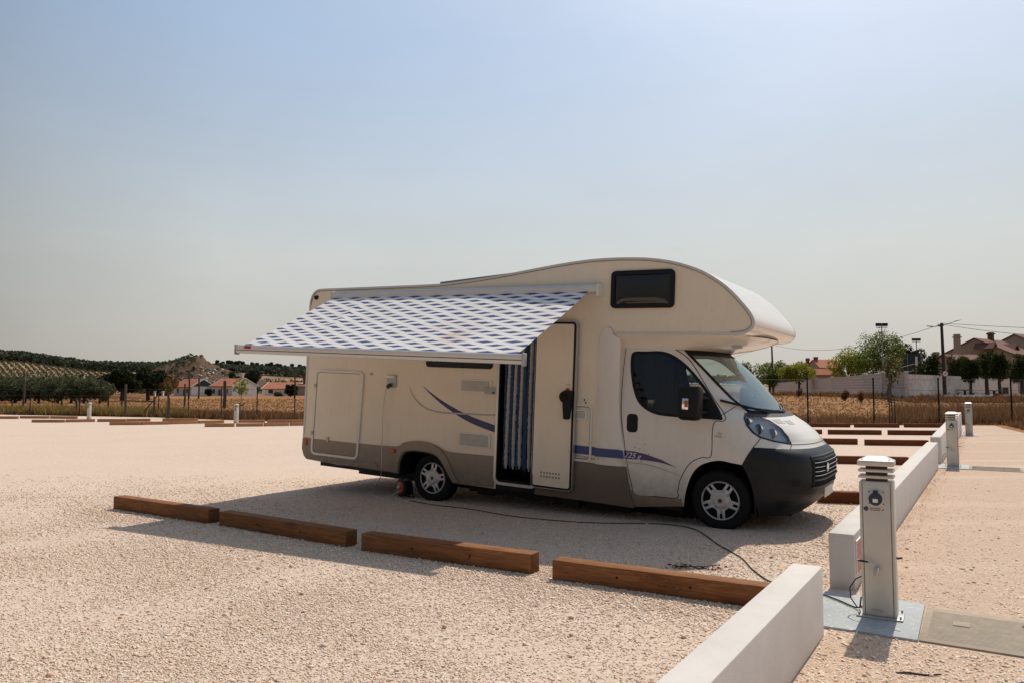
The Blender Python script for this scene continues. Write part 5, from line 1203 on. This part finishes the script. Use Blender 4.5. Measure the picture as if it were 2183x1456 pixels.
# gate frame and thick corner post
gp = ghit(266.5, 888); t = empty('gate_frame', gp, 0, label='thick dark gate post with rail and slanting brace left of the big tree trunk', cat='gate post')
b = MB(); b.tube([(0, 0, -.1), (0, 0, 2.35)], .085, 8); b.build('gate_post', M['oldpost'], t)
b = MB(); b.tube([(0, 0, 1.15), (1.95, .2, 1.1)], .05, 6); b.tube([(0, 0, .05), (2.0, 0, .1)], .03, 6); b.build('cross_rail', M['oldpost'], t)
b = MB(); b.tube([(1.0, .3, .10), (2.35, .3, 1.75)], .04, 6); b.build('brace', M['oldpost'], t)
b = MB(); b.tube([(1.95, .25, -.1), (1.95, .25, 1.45)], .07, 6); b.build('second_post', M['oldpost'], t)
# old wooden stakes standing in the straw
for px, top, bot, lb in ((25, 853, 876, 'short weathered stake at the far left edge'), (48, 790, 880, 'thin grey stake just left of the first dark fence post'), (131, 853, 877, 'weathered stake halfway between the two left fence posts'), (162, 850, 884, 'pair post beside the second dark fence post'), (186, 852, 880, 'dark stump behind the far left pedestal'), (230, 850, 877, 'weathered stake right of the far left pedestal'), (259, 855, 878, 'leaning stake left of the gate post'), (357, 835, 891, 'dark stake left of the white houses'), (359.5, 848, 892, 'second thin stake beside the dark stake'), (393, 818, 868, 'thin stake before the first white house'), (404, 792, 852, 'tall thin pole before the first red roof'), (425, 805, 850, 'slim pole before the green gable'), (478, 812, 870, 'thick dark post before the second white house'), (629, 796, 850, 'slim dark post beside the round dark tree')):
    q = ghit(px, bot) if bot > 860 else at(px, 150); hh = max(.4, hgt(top, q.y)-q.z)
    b = MB(); rr_ = .02+.0012*q.y*(1.6 if 'thick' in lb else .8); b.tube([(0, 0, -.2), (.02*hh, 0, hh*.5), (0, 0, hh)], [rr_*1.1, rr_, rr_*.9], 7); b.tube([(0, 0, hh), (0, 0, hh+rr_*.4)], rr_*.6, 6)
    o = b.build('wooden_stake', M['oldpost']); o.location = q; tag(o, lb, 'stake', 'stakes standing in the left field')

# ------------------------------------------------------------------ saplings with stakes
def sapling(px, py, top, mat, seed, label, cr, ch, lop=0):
    q = ghit(px, py); H = hgt(top, q.y)-q.z
    t = tree('sapling', label, q, H, cr, ch, mat, 380, .16, seed, trunk=.022, nb=8, lop=lop, asp=.55)
    t.rotation_euler = (0, 0, 0)
    b = MB(); b.tube([(-.12, 0, -.1), (-.12, 0, 1.15)], .028, 6); b.tube([(.12, 0, -.1), (.12, 0, 1.15)], .028, 6); b.box(-.13, .13, -.01, .01, .95, .99); b.build('support_stakes', M['oldpost'], t)
    return t
t = sapling(1903, 904, 747, 'lf_sap', 21, 'young tree with pale curled leaves and two stakes by the right fence', .42, 1.9)
b = MB(); b.tube([(-.08, 0, 1.0), (-.12, .02, 1.35), (-.06, 0, 1.85)], [.10, .13, .05], 8); b.build('trunk_wrap', M['oldpost'], t)
sapling(514, 897, 802, 'lf_yellow', 22, 'young yellow-green tree staked in front of the second white house', .55, 1.3)
sapling(357.5, 892, 812, 'lf_sap', 24, 'thin half-bare young tree left of the first white house', .35, .9)

# ------------------------------------------------------------------ left middle distance
def house(nm, c, z, yaw, L, W_, eave, ridge, wallm, roofm, label, windows=(), doors=(), chim=(), gable_green=False, cat='house', group=None, over=.35, gablew=()):
    """ridge runs along local x; front is local -y; the right gable is +x"""
    t = empty(nm, (c[0], c[1], z), yaw, label=label, cat=cat, group=group)
    b = MB(); prof = [(-W_/2, -1), (-W_/2, eave), (0, ridge), (W_/2, eave), (W_/2, -1)]
    b.prism(prof, -L/2, L/2, fn=lambda a, u, w_: (u, a, w_)); b.build('wall', M[wallm], t, ang=25)
    dx = W_/2+over; sl_ = (ridge-eave)/(W_/2); ez = eave-over*sl_
    b = MB(); pr = [(-dx, ez+.03), (0, ridge+.03), (dx, ez+.03), (dx, ez+.2), (0, ridge+.22), (-dx, ez+.2)]
    b.prism(pr, -L/2-over*.6, L/2+over*.6, fn=lambda a, u, w_: (u, a, w_)); rf = b.build('roof', M[roofm], t, ang=25)
    if wallm == 'housew':
        for s2 in (-1, 1):
            x0 = s2*(L/2+over*.6); b = MB(); q = [(-dx, ez), (0, ridge), (dx, ez), (dx, ez+.26), (0, ridge+.30), (-dx, ez+.26)]; b.prism(q, x0-.06, x0+.10*1, fn=lambda a, u, w_: (u, a, w_)); b.build('verge_board', M['housew'], t, ang=25)
    for (x, y_, wd, h) in chim:
        b = MB(); b.box(x-wd/2, x+wd/2, y_-wd/2, y_+wd/2, eave, ridge+h); b.box(x-wd*.7, x+wd*.7, y_-wd*.7, y_+wd*.7, ridge+h*.75, ridge+h*.9); b.build('chimney', M[wallm if wallm == 'housew' else 'tile2'], rf, sm_=False)
    for (x, z0, wd, h) in windows:
        b = MB(); b.box(x-wd/2-.08, x+wd/2+.08, -W_/2-.06, -W_/2+.05, z0-.08, z0+h+.08); f = b.build('window', M['housew'], t, sm_=False)
        b = MB(); b.box(x-wd/2, x+wd/2, -W_/2-.075, -W_/2-.062, z0, z0+h); b.build('window_pane', M['win'], f, sm_=False)
    for (x, wd, h) in doors:
        b = MB(); b.box(x-wd/2, x+wd/2, -W_/2-.06, -W_/2+.05, -.5, h); b.build('door', M['win'], t, sm_=False)
    for (y_, z0, wd, h) in gablew:
        b = MB(); b.box(L/2-.05, L/2+.05, y_-wd/2, y_+wd/2, z0, z0+h); b.build('window', M['win'], t, sm_=False)
    if gable_green:
        b = MB(); b.prism([(-W_/2+.25, eave+.15), (0, ridge-.15), (W_/2-.25, eave+.15)], L/2+.02, L/2+.12, fn=lambda a, u, w_: (u, a, w_)); b.build('gable_panel', M['houseg'], t, sm_=False)
    return t
HY = 215.; zp = hgt(845, HY)     # plain level at the houses
def hx(px): return (px-1091.5)/FPX*HY
def hh_(py): return hgt(py, HY)-zp
house('farm_house', (hx(406), HY+3), zp, R(-38), 9.6, 7.0, hh_(824), hh_(808.5), 'housew', 'tile', 'white single-storey house with red roof and green-painted gable', windows=((-2.4, 1.1, 1.1, 1.1), (2.6, 1.1, 1.0, 1.1)), doors=((.8, .9, 2.0),), gable_green=True)
house('farm_house', (hx(497), HY+1), zp, R(-36), 10.5, 8.0, hh_(822.5), hh_(807.5), 'housew', 'tile', 'second white house with red roof, tall chimney and plain white gable', windows=((-3.5, 1.0, 1.2, 1.1), (2.6, 1.0, 1.3, 1.2)), doors=((-.8, 1.1, 2.1),), chim=((4.0, 0, .55, 1.7),))
house('farm_house', (hx(597), HY+6), zp+.1, R(-12), 10.5, 8, hh_(829), hh_(816), 'housew', 'tile', 'low white house with red roof partly behind the round dark tree', windows=((-2.5, .9, 1.4, 1.0),), doors=())
house('farm_house', (hx(655), HY+2), zp, R(8), 7.5, 7, hh_(824), hh_(819), 'housec', 'tile2', 'grey-brown building at the far right of the houses, beside the motorhome', windows=(), chim=((-1.2, 0, .8, 2.3),))
# low garden wall by the houses with two white gate pillars
b = MB(); b.box(-1.0, 17.5, -.12, .12, -.8, .75); o = b.build('garden_wall', M['housec']); o.location = (hx(352), HY-12, hgt(846, HY-12)-.3); tag(o, 'low grey garden wall in front of the far white houses', 'wall')
for px, lb in ((331.5, 'left white gate pillar by the rusty tree'), (349, 'right white gate pillar by the rusty tree')):
    b = MB(); b.box(-.22, .22, -.22, .22, -1, 1.55); b.box(-.3, .3, -.3, .3, 1.5, 1.62); o = b.build('gate_pillar', M['housew'], sm_=False); q = at(px, HY-14); o.location = (q.x, q.y, hgt(846, q.y)); tag(o, lb, 'pillar', 'white gate pillars')
# trees near the houses
zs = lambda px, Y_, py=845: Vector(((px-1091.5)/FPX*Y_, Y_, hgt(py, Y_)))
def T(nm, lb, px, Y_, base, top, wpx, mat, n, leaf, seed, ch=.8, **k):
    q = zs(px, Y_, base); H = (base-top)/FPX*Y_; return tree(nm, lb, q, H, wpx/2/FPX*Y_, H*ch, mat, n, leaf, seed, **k)
T('oak_tree', 'big dark broad tree with thick trunk at the left end of the houses', 263, 120, 851, 783, 82, 'lf_dark', 9000, .36, 31, .78, trunk=.32, nb=20)
T('oak_tree', 'second dark broad tree merging with the big one on its right', 318, 126, 851, 786, 78, 'lf_dark', 8000, .36, 32, .80, trunk=.28, nb=18)
T('rusty_tree', 'rusty orange and brown leaved tree right of the big dark trees', 362, 125, 850, 800, 40, 'lf_rust', 1100, .3, 33, .85, trunk=.12, nb=9)
T('round_tree', 'round dark clipped tree in front of the low white house', 621, 190, 846, 817, 36, 'lf_dark', 3500, .38, 34, .85, trunk=.2)
shrub('round_shrub', 'round dark shrub before the green-gabled house', zs(448, 200, 846), 1.15, 2.5, 'lf_dark', 1500, .3, 35)
shrub('grey_shrub', 'loose grey-green shrub left of the round dark tree', zs(595, 195, 848), 1.5, 1.9, 'lf_olive', 1600, .3, 36)
T('oak_tree', 'dark tree rising behind the second white house', 534, 260, 836, 789, 44, 'lf_dark', 3500, .6, 37, .75, trunk=.3)
T('oak_tree', 'dark green tree just left of the second house roof, on the quarry slope', 500, 275, 830, 792, 26, 'lf_olive', 1800, .6, 38, .8, trunk=.2)
shrub('hedge', 'dark hedge behind the white gate pillars', zs(340, 208, 846), 4.0, 2.4, 'lf_dark', 3500, .4, 39, cat='hedge')
# olive trees: front ranks as trees of their own
orn = random.Random(4); k = 0
for row, (Y_, base, n_) in enumerate(((88, 858, 9), (108, 854, 9), (135, 851, 9))):
    for i in range(n_):
        px = -30+i*30+row*11+orn.uniform(-7, 7)
        if px > 232: continue
        H = orn.uniform(2.3, 2.9)+row*.25; k += 1
        tree('olive_tree', 'grey-green olive tree in the close-grown grove behind the left straw', zs(px, Y_, base-2), H, orn.uniform(1.6, 2.3), H*.98, 'lf_olive', 1900, .26, 100+k, 'olive trees in the grove on the left', trunk=.13, nb=9)
def woodland(name, P, r0, mat, seed, per, leaf, label, hsc=.8):
    rg_ = np.random.default_rng(seed); P = np.asarray(P); n = len(P); rr_ = r0*rg_.uniform(.6, 1.35, n)
    k = np.repeat(np.arange(n), per); d = rg_.normal(size=(len(k), 3)); d /= np.linalg.norm(d, axis=1)[:, None]; d[:, 2] = np.abs(d[:, 2])
    C = P[k]+d*rr_[k][:, None]*np.array([1, 1, hsc])*rg_.uniform(.7, 1.1, len(k))[:, None]+np.array([0, 0, r0*.35])
    V, F = cards(C, leaf*rg_.uniform(.7, 1.3, len(k)), rg_, asp=.75); o = np_mesh(name, V, F, M[mat]); tag(o, label, 'woodland', kind='stuff'); return o
rw = np.random.default_rng(77)
def gp_(px, Y_): x = (px-1091.5)/FPX*Y_; return np.stack([x, Y_, gzv(x, Y_)], 1)
px = rw.uniform(-60, 330, 520); Y_ = rw.uniform(150, 262, 520); woodland('olive_grove', gp_(px, Y_)+np.array([0, 0, 1.2]), 2.2, 'lf_olive', 1, 34, .9, 'dense mass of olive trees at the foot of the planted hill', 1.0)
px = rw.uniform(250, 680, 260); Y_ = rw.uniform(240, 420, 260); woodland('valley_bushes', gp_(px, Y_), 2.0, 'lf_olive', 2, 18, .9, 'scattered bushes below the quarry hill')
# ridge woods
n = 3400; px = rw.uniform(-120, 720, n); Y_ = rw.uniform(545, 660, n); woodland('ridge_woodland', gp_(px, Y_), 5.0, 'lf_ridge', 3, 20, 2.4, 'dark wood covering the ridge of the left hills')
n = 2600; px = rw.uniform(600, 2500, n); Y_ = rw.uniform(500, 660, n); woodland('ridge_woodland', gp_(px, Y_), 5.0, 'lf_ridge', 4, 14, 2.6, 'distant wood along the low hills to the right')
# planted rows on the hillside
P = []
for i in range(-14, 42):
    for j in range(34):
        Y_ = 330+j*6.6+rw.uniform(-.6, .6); px0 = -60+i*15.0-j*1.3   # rows run obliquely up the slope
        px_ = px0+8
        if -80 < px_ < 268-(j < 6)*14 and Y_ < 552-max(0, px_)*.12: P.append((px_+rw.uniform(-.8, .8), Y_))
P = np.array(P); woodland('hillside_orchard', gp_(P[:, 0], P[:, 1]), 1.15, 'lf_olive', 5, 17, .8, 'orchard rows planted across the tan slope of the left hill', .9)
# ------------------------------------------------------------------ quarry hill with white boulders
QP = [(255,0),(285,3),(305,7.5),(330,10.5),(352,13.0),(375,14.6),(398,16.1),(418,17.0),(432,16.0),(450,13.2),(470,11.0),(490,9.6),(515,8.2),(545,6.5),(580,4.0),(620,1.5),(650,0)]
V_, F_ = [], []; QY0 = 300
def qz(px, Y_):
    s = (Y_-QY0)/45; prof = (1-abs(s)**1.5)*(abs(s) < 1) if abs(s) < 1 else 0
    return max(0, prof)*lt(QP, px)*(QY0/340)*.93
nx_, ny_ = 130, 34
qr = np.random.default_rng(9); nz = qr.normal(size=(ny_+1, nx_+1))*.28
for j in range(ny_+1):
    Y_ = QY0-46+92*j/ny_
    for i in range(nx_+1):
        px_ = 250+405*i/nx_; x = (px_-1091.5)/FPX*Y_; z = qz(px_, Y_); V_.append((x, Y_, gz(x, Y_)-.6+z+nz[j, i]*(z > 1)*(1 if z < 15 else .5)))
for j in range(ny_):
    for i in range(nx_): k = j*(nx_+1)+i; F_.append((k, k+1, k+nx_+2, k+nx_+1))
o = np_mesh('quarry_hill', V_, F_, M['quarry']); smooth(o.data, 80); tag(o, kind='structure')
def qpos(n, a, b_, y0, y1):
    px_ = qr.uniform(a, b_, n); Y_ = QY0+qr.uniform(y0, y1, n); x = (px_-1091.5)/FPX*Y_
    return np.array([(x[i], Y_[i], gz(x[i], Y_[i])-.6+qz(px_[i], Y_[i])) for i in range(n)])
P = np.concatenate([qpos(230, 425, 520, -42, -14), qpos(60, 380, 450, -42, -28), qpos(40, 470, 545, -30, -5)])
tag(stones('quarry_boulders', P, np.minimum(qr.lognormal(-1.05, .4, len(P)), .9), mat=M['rock']), 'pale boulders tumbled down the quarry slope', 'boulders', kind='stuff')
P = np.concatenate([qpos(60, 300, 430, -44, 0), qpos(24, 430, 620, -44, 0), qpos(26, 320, 425, -6, 6), qpos(40, 265, 380, -45, -15)]); woodland('quarry_bushes', P, .85, 'lf_olive', 6, 26, .55, 'small bushes dotted over the quarry hill')
# eucalyptus line on the right ridge
er = random.Random(6); proto = None
for i in range(26):
    px_ = 460+i*8.2+er.uniform(-3, 3); Y_ = 640; x = (px_-1091.5)/FPX*Y_; z = gz(x, Y_)+2
    if proto is None: proto = tree('eucalyptus_tree', 'tall slim eucalyptus standing up from the ridge line right of the quarry', (x, Y_, z), 8.5, 2.6, 4.8, 'lf_ridge', 420, 1.3, 55, 'eucalyptus trees on the ridge', trunk=.28, nb=6, trunkmat='bark')
    else: c = copy_tree(proto); c.location = (x, Y_, z); c.rotation_euler = (0, 0, er.uniform(0, 6)); s_ = er.uniform(.65, 1.15); c.scale = (s_, s_, s_)

# ------------------------------------------------------------------ right middle distance
# stepped block wall
bw = [(1641, 816.5, 832.5), (1694, 811.5, 836), (1712, 809.5, 838), (1740, 806.8, 840.5), (1773, 803.5, 843), (1807, 800.8, 845), (1842, 797.3, 848), (1880, 793.2, 850.5), (1931, 793.2, 853)]
t = None; WH = 2.6
pos = []
for px_, a, c in bw:
    Y_ = WH*FPX/(c-a+3.5); pos.append((Vector(((px_-1091.5)/FPX*Y_, Y_, hgt(a, Y_))), Y_))
t = empty('block_wall', (pos[0][0].x, pos[0][0].y, 0), 0, label='long stepped wall of openwork concrete blocks behind the dry field', cat='wall'); o0 = t.location.copy()
for k in range(len(pos)-1):
    a, c = pos[k][0], pos[k+1][0]; d = Vector((c.x-a.x, c.y-a.y)); L = d.length; top_ = a.z
    b = MB(); b.box(.08, L-.08, -.07, .07, -2.3, 0); o = b.build('block_panel', M['block'], t, sm_=False); o.location = (a.x-o0.x, a.y-o0.y, top_-.05); o.rotation_euler = (0, 0, math.atan2(d.y, d.x))
    b = MB(); b.box(.08, L-.08, -.10, .10, -4.0, -1.55); o = b.build('block_plinth', M['housew'], t, sm_=False); o.location = (a.x-o0.x, a.y-o0.y, top_); o.rotation_euler = (0, 0, math.atan2(d.y, d.x))
for k, (a, Y_) in enumerate(pos):
    b = MB(); b.box(-.13, .13, -.14, .14, -4.0, .12); o = b.build('wall_pillar', M['housew'], t, sm_=False); o.location = (a.x-o0.x, a.y-o0.y, max(a.z, 0))
# plain white wall continuing right, with openings near its end
a = pos[-1][0]; c = Vector(((2166-1091.5)/FPX*98, 98, 0)); d = Vector((c.x-a.x, c.y-a.y)); L = d.length
pw_ = empty('white_wall', (a.x, a.y, a.z), math.atan2(d.y, d.x), label='tall plain white wall behind the round street trees', cat='wall')
b = MB(); b.box(.15, L, -.12, .12, -4, -.15); b.build('wall_body', M['housew'], pw_, sm_=False)
b = MB()
for x_ in (.945, .968, .985): b.box(L*x_-.18, L*x_+.18, -.14, -.115, -2.6, -2.1)
b.build('wall_opening', M['win'], pw_, sm_=False)
# street behind: pale road strip and kerb
def strip_(nm, pts_a, pts_b, mat, lift, kind='structure'):
    V, F = [], []
    for k in range(len(pts_a)-1):
        for q in range(8):
            for s2 in range(2): pass
    n = 24
    for i in range(n+1):
        f = i/n*(len(pts_a)-1); k = min(int(f), len(pts_a)-2); u_ = f-k
        for pp_ in (pts_a, pts_b):
            x = pp_[k][0]*(1-u_)+pp_[k+1][0]*u_; y = pp_[k][1]*(1-u_)+pp_[k+1][1]*u_; V.append((x, y, gz(x, y)+lift))
    for i in range(n): F.append((2*i, 2*i+2, 2*i+3, 2*i+1))
    o = np_mesh(nm, V, F, M[mat]); tag(o, kind=kind); return o
strip_('road', [(37.5, 68), (50, 72), (80, 76)], [(38.5, 72), (50, 84), (82, 92)], 'road', .10)
b = MB(); b.box(0, 30, -.10, .10, -.3, .22); o = b.build('kerb', M['housew'], sm_=False); o.location = (37, 67.4, gz(38, 68)+.05); o.rotation_euler = (0, 0, R(12)); tag(o, kind='structure')
# street trees
for px_, top_, bas, wd_, tk, lb, sd in ((1980, 757, 848, 76, .16, 'round dark street tree left of the utility pole', 61), (2040, 757, 846, 70, .14, 'street tree just right of the utility pole', 62), (2067, 762, 845, 56, .12, 'slimmer street tree behind, third of the street row', 63), (2103, 744, 848, 66, .17, 'tall peaked street tree before the gabled house', 64), (2131, 752, 846, 56, .14, 'street tree with lit yellow-green right side, fifth in the row', 65), (2177, 756, 849, 66, .17, 'street tree cut off by the right edge', 66)):
    Y_ = 74 if sd % 2 else 80; T('street_tree', lb, px_, Y_, bas, top_, wd_, 'lf_street', 5200, .17, sd, .66, group='clipped street trees on the right', trunk=tk, nb=16, conical=.35)
# trees behind the block wall
T('leafy_tree', 'loose olive-brown tree just right of the windscreen', 1586, 120, 834, 771, 48, 'lf_green', 3000, .26, 71, .85, trunk=.14)
T('leafy_tree', 'tall loose tree behind the first utility pole', 1640, 122, 834, 759, 76, 'lf_green', 5200, .26, 72, .85, trunk=.16, nb=16)
T('leafy_tree', 'broad yellow-green tree behind the left end of the block wall', 1703, 118, 836, 766, 80, 'lf_yellow', 5600, .26, 73, .85, trunk=.16, nb=16)
T('leafy_tree', 'yellow-green spreading tree left of the tall dark-green one', 1808, 110, 845, 742, 92, 'lf_yellow', 6500, .25, 74, .8, trunk=.16, nb=18)
T('leafy_tree', 'tallest dark green tree behind the wall, beside the floodlight mast', 1880, 104, 848, 706, 108, 'lf_green', 9500, .24, 75, .82, trunk=.25, nb=22)
T('pine_tree', 'dark spreading pine at the right of the tall green tree', 1936, 118, 848, 733, 70, 'lf_dark', 4200, .28, 76, .55, trunk=.2, nb=10)
# utility poles and lines
def upole(px_, top_, Y_, base_py, label, arms):
    q = zs(px_, Y_, base_py); H = (base_py-top_)/FPX*Y_; t = empty('utility_pole', q, 0, label=label, cat='utility pole')
    b = MB(); b.tube([(.12, 0, -.5), (.06, 0, H*.5), (0, 0, H)], [.19, .15, .12], 10); b.build('pole', M['pole'], t)
    b = MB(); b.box(-.35, .2, -.05, .05, H-.28, H-.18); b.build('crossarm', M['pole'], t)
    for sx in (-.3, .18):
        b = MB(); b.lathe([(.03, 0), (.05, .03), (.03, .06), (.05, .09), (.02, .12)], Matrix.Translation((sx, 0, H-.18)) @ Matrix.Rotation(R(90), 4, 'X'), 8); b.build('insulator', M['grey'], t)
    for (dx, dz, ln, nm) in arms:
        b = MB(); b.tube([(0, 0, H-.3), (dx*.55, 0, H-.3+dz*.6), (dx, 0, H-.3+dz)], .03, 6); a_ = b.build('lamp_arm', M['mast'], t)
        b = MB(); s2 = 1 if dx > 0 else -1; b.prism([(dx, H-.33+dz), (dx+s2*.5, H-.25+dz*1.15), (dx+s2*.55, H-.2+dz*1.15), (dx, H-.24+dz)], -.1, .1); b.build('lamp_head', M['mast'], a_)
    return t, q, H
t1, q1_, H1 = upole(1646, 733, 122, 834, 'dark wooden utility pole standing under the overhanging pod', [])
t2, q2_, H2 = upole(2010, 689, 72, 855, 'dark utility pole with two lamp arms and a round speed sign', [(1.3, .45, .5, ''), (-.85, -.05, .4, '')])
q1t, q2t = Vector((q1_.x, q1_.y, q1_.z+H1-.1)), Vector((q2_.x, q2_.y, q2_.z+H2-.1))
def wire(a, c, sag, label):
    a, c = Vector(a), Vector(c); pts = [a.lerp(c, i/24)-Vector((0, 0, sag*4*(i/24)*(1-i/24))) for i in range(25)]; o = tubes('overhead_line', [[tuple(p) for p in pts]], .022, M['wire'], None, 5); tag(o, label, 'power line'); return o
wire(q1t, q2t, 1.6, 'overhead line sagging between the two utility poles')
wire(q2t, ((2400-1091.5)/FPX*74, 74, hgt(716, 74)), .5, 'lower overhead line running off to the right from the lamp pole')
wire(q2t+Vector((0, 0, .08)), ((2400-1091.5)/FPX*86, 86, hgt(706, 86)), .1, 'upper overhead line running off to the right from the lamp pole')
wire(q1t, ((1380-1091.5)/FPX*120, 120, hgt(800, 120)), .6, 'overhead line running down left from the first pole behind the windscreen')
sg2 = empty('speed_sign', (q2_.x+.02, q2_.y-.3, q2_.z+(855-796)/FPX*72), 0, label='small round white and red speed limit sign on the lamp pole', cat='sign')
b = MB(); b.lathe([(.001, -.02), (.28, -.02), (.28, .0)], None, 24); b.build('sign_plate', M['whited'], sg2)
b = MB(); b.lathe([(.22, -.025), (.285, -.025), (.285, -.018), (.22, -.018)], None, 24, closed=True); b.build('sign_ring', M['amber'], sg2)
text('sign_number', '40', .26, M['black'], sg2, Matrix.Translation((0, -.028, -.09)) @ RX, align='CENTER')
# floodlight masts
def mast(px_, top_, Y_, label, w_=1.0):
    q = zs(px_, Y_, 845); H = (845-top_)/FPX*Y_; t = empty('floodlight_mast', q, 0, label=label, cat='floodlight'); 
    b = MB(); b.tube([(0, 0, -1), (0, 0, H)], [.10, .07], 8); b.box(-.75*w_, .75*w_, -.03, .03, H-.55, H-.45); b.build('mast_pole', M['mast'], t)
    for s2 in (-1, 1):
        b = MB(); b.box(-.33*w_+s2*.42*w_, .33*w_+s2*.42*w_, -.18, .18, H-.35, H+.05, .04); b.build('floodlight', M['black'], t)
mast(1882, 690, 100, 'grey floodlight mast with two lamps rising from the tall green tree'); mast(1955, 722, 125, 'farther floodlight mast with two lamps above the pine', .9)
# sports court netting with white frame
q = zs(1935, 108, 850); t = empty('court_netting', q, R(-20), label='tall green netting of a sports court with sloping white rails', cat='netting')
b = MB(); b.box(-1.6, 1.7, 0, .05, 0, 6.4); b.build('net_panel', M['netting'], t, sm_=False)
b = MB(); b.tube([(-1.6, -.1, 3.4), (1.0, -.1, 4.1)], .06, 6); b.tube([(-1.6, -.1, 4.3), (1.0, -.1, 5.0)], .06, 6); b.box(.95, 1.25, -.2, -.05, 3.6, 6.0); b.build('white_rails', M['housew'], t)
for x_ in (-1.6, 0, 1.7):
    b = MB(); b.tube([(x_, 0, -1), (x_, 0, 6.5)], .05, 6); b.build('net_post', M['mast'], t)
# houses on the right
def hpl(px_, Y_): return ((px_-1091.5)/FPX*Y_, Y_)
ZH = 150.
z0 = 1.0; E = lambda py, Y_=ZH: hgt(py, Y_)-z0
house('terraced_house', hpl(2108, 152), z0, R(38), 13, 12.5, E(757), E(724), 'housec', 'tile2', 'large house with tall blank gable and brown tiled roof on the right', chim=((1.5, 0, .9, 1.6),), over=.5, windows=((-2, 4.5, 1.2, 1.2), (2, 4.5, 1.2, 1.2)))
house('terraced_house', hpl(2192, 162), z0, R(36), 13, 12.5, E(760, 162)+1.2, E(717, 162), 'housec', 'tile2', 'second large brown-roofed house cut off by the right edge', chim=(), over=.5, windows=((-3, 4.2, 1.2, 1.3), (1, 4.2, 1.2, 1.3)))
house('low_house', hpl(2046, 138), z0, R(10), 6.4, 6, E(770, 138), E(758, 138), 'housec', 'tile2', 'low red-roofed house behind the utility pole and street trees', over=.4)
b = MB(); b.box(-.45, .45, -.45, .45, 0, E(715)); b.box(-.62, .62, -.62, .62, E(722), E(720)); o = b.build('tall_chimney', M['housec'], sm_=False); q = hpl(2042, 147); o.location = (q[0], q[1], z0); tag(o, 'tall round-capped chimney at the left of the large gable', 'chimney')
for px_, Y_, top_, lb in ((2112, 146, 729, 'small tiled dormer on the large house roof'), (2158, 150, 732, 'small tiled dormer nearer the right edge')):
    q = hpl(px_, Y_); b = MB(); b.prism([(-1.5, 0), (0, 1.25), (1.5, 0), (1.2, 0), (0, .85), (-1.2, 0)], -1, 2.5); b.box(-1.1, 1.1, -.6, .6, -.6, .15)
    o = b.build('dormer', [M['tile2']]); o.location = (q[0], q[1], hgt(top_+16, Y_)+.15); o.rotation_euler = (0, 0, R(38)); tag(o, lb, 'dormer', 'dormers of the brown-roofed houses')
house('low_house', hpl(1757, 175), 2.0, R(6), 5.4, 6, hgt(784, 175)-2, hgt(768, 175)-2, 'housec', 'tile', 'red-roofed house between the yellow-green trees', chim=((-2.0, 0, .7, .8),))
house('low_house', hpl(1758, 168), 2.0, R(-3), 4.6, 3, hgt(798, 168)-2, hgt(788, 168)-2, 'housec', 'tile', 'low lean-to roof under the red-roofed house', chim=())
b = MB(); b.box(-.3, .3, -.3, .3, 0, hgt(763, 170)-2); b.box(-.4, .4, -.4, .4, hgt(767, 170)-2.1, hgt(765, 170)-2); o = b.build('tall_chimney', M['tile2'], sm_=False); q = hpl(1722, 170); o.location = (q[0], q[1], 2.0); tag(o, 'thin dark chimney above the yellow-green tree', 'chimney')
b = MB(); b.box(-.4, .4, -.4, .4, 0, hgt(750, 140)-1); b.box(-.5, .5, -.5, .5, hgt(753, 140)-1.2, hgt(752, 140)-1); o = b.build('tall_chimney', M['housec'], sm_=False); q = hpl(1996, 140); o.location = (q[0], q[1], 1.0); tag(o, 'short chimney above the round street tree, left of the pole', 'chimney')
# tables under the street trees
def table(px_, Y_, py, lb):
    q = zs(px_, Y_, py); t = empty('picnic_table', q, R(20), label=lb, cat='table', group='concrete tables under the street trees')
    b = MB(); b.box(-.6, .6, -.4, .4, .70, .78); b.build('table_top', M['oldpost'], t)
    b = MB(); b.tube([(0, 0, -.2), (0, 0, .7)], .12, 8); b.build('table_leg', M['oldpost'], t)
    for s2 in (-1, 1):
        b = MB(); b.box(-.5, .5, s2*.85-.15, s2*.85+.15, .40, .47); b.box(-.08, .08, s2*.85-.08, s2*.85+.08, -.2, .40); b.build('bench', M['oldpost'], t)
table(1998, 76, 846, 'dark picnic table beside the foot of the lamp pole'); table(2055, 77, 846, 'dark picnic table between the second and third street trees'); table(2117, 74, 848, 'dark picnic table by the peaked street tree')
b = MB(); b.box(-.8, .8, -.5, .5, 0, 2.0); b.box(-.9, .9, -.6, .6, 2.0, 2.1); o = b.build('meter_cabinet', M['oldpost'], sm_=False); q = zs(2137, 92, 848); o.location = q; o.scale = (.55, .55, .62); tag(o, 'small brown cabinet against the white wall on the right', 'cabinet')
q = zs(2122, 68, 849); shrub('small_shrub', 'small dark clipped shrub on the pale street by the right tables', q, .38, .55, 'lf_dark', 250, .12, 81)
for px_, Y_, lb, sd in ((1702, 70, 'dark bush in front of the block wall behind the fence post', 84), (1800, 62, 'low dark bush at the middle of the block wall', 85), (1834, 60, 'brown bush left of the staked tree', 86)):
    shrub('field_bush', lb, at(px_, Y_), .4, 1.0, 'weed', 500, .14, sd)
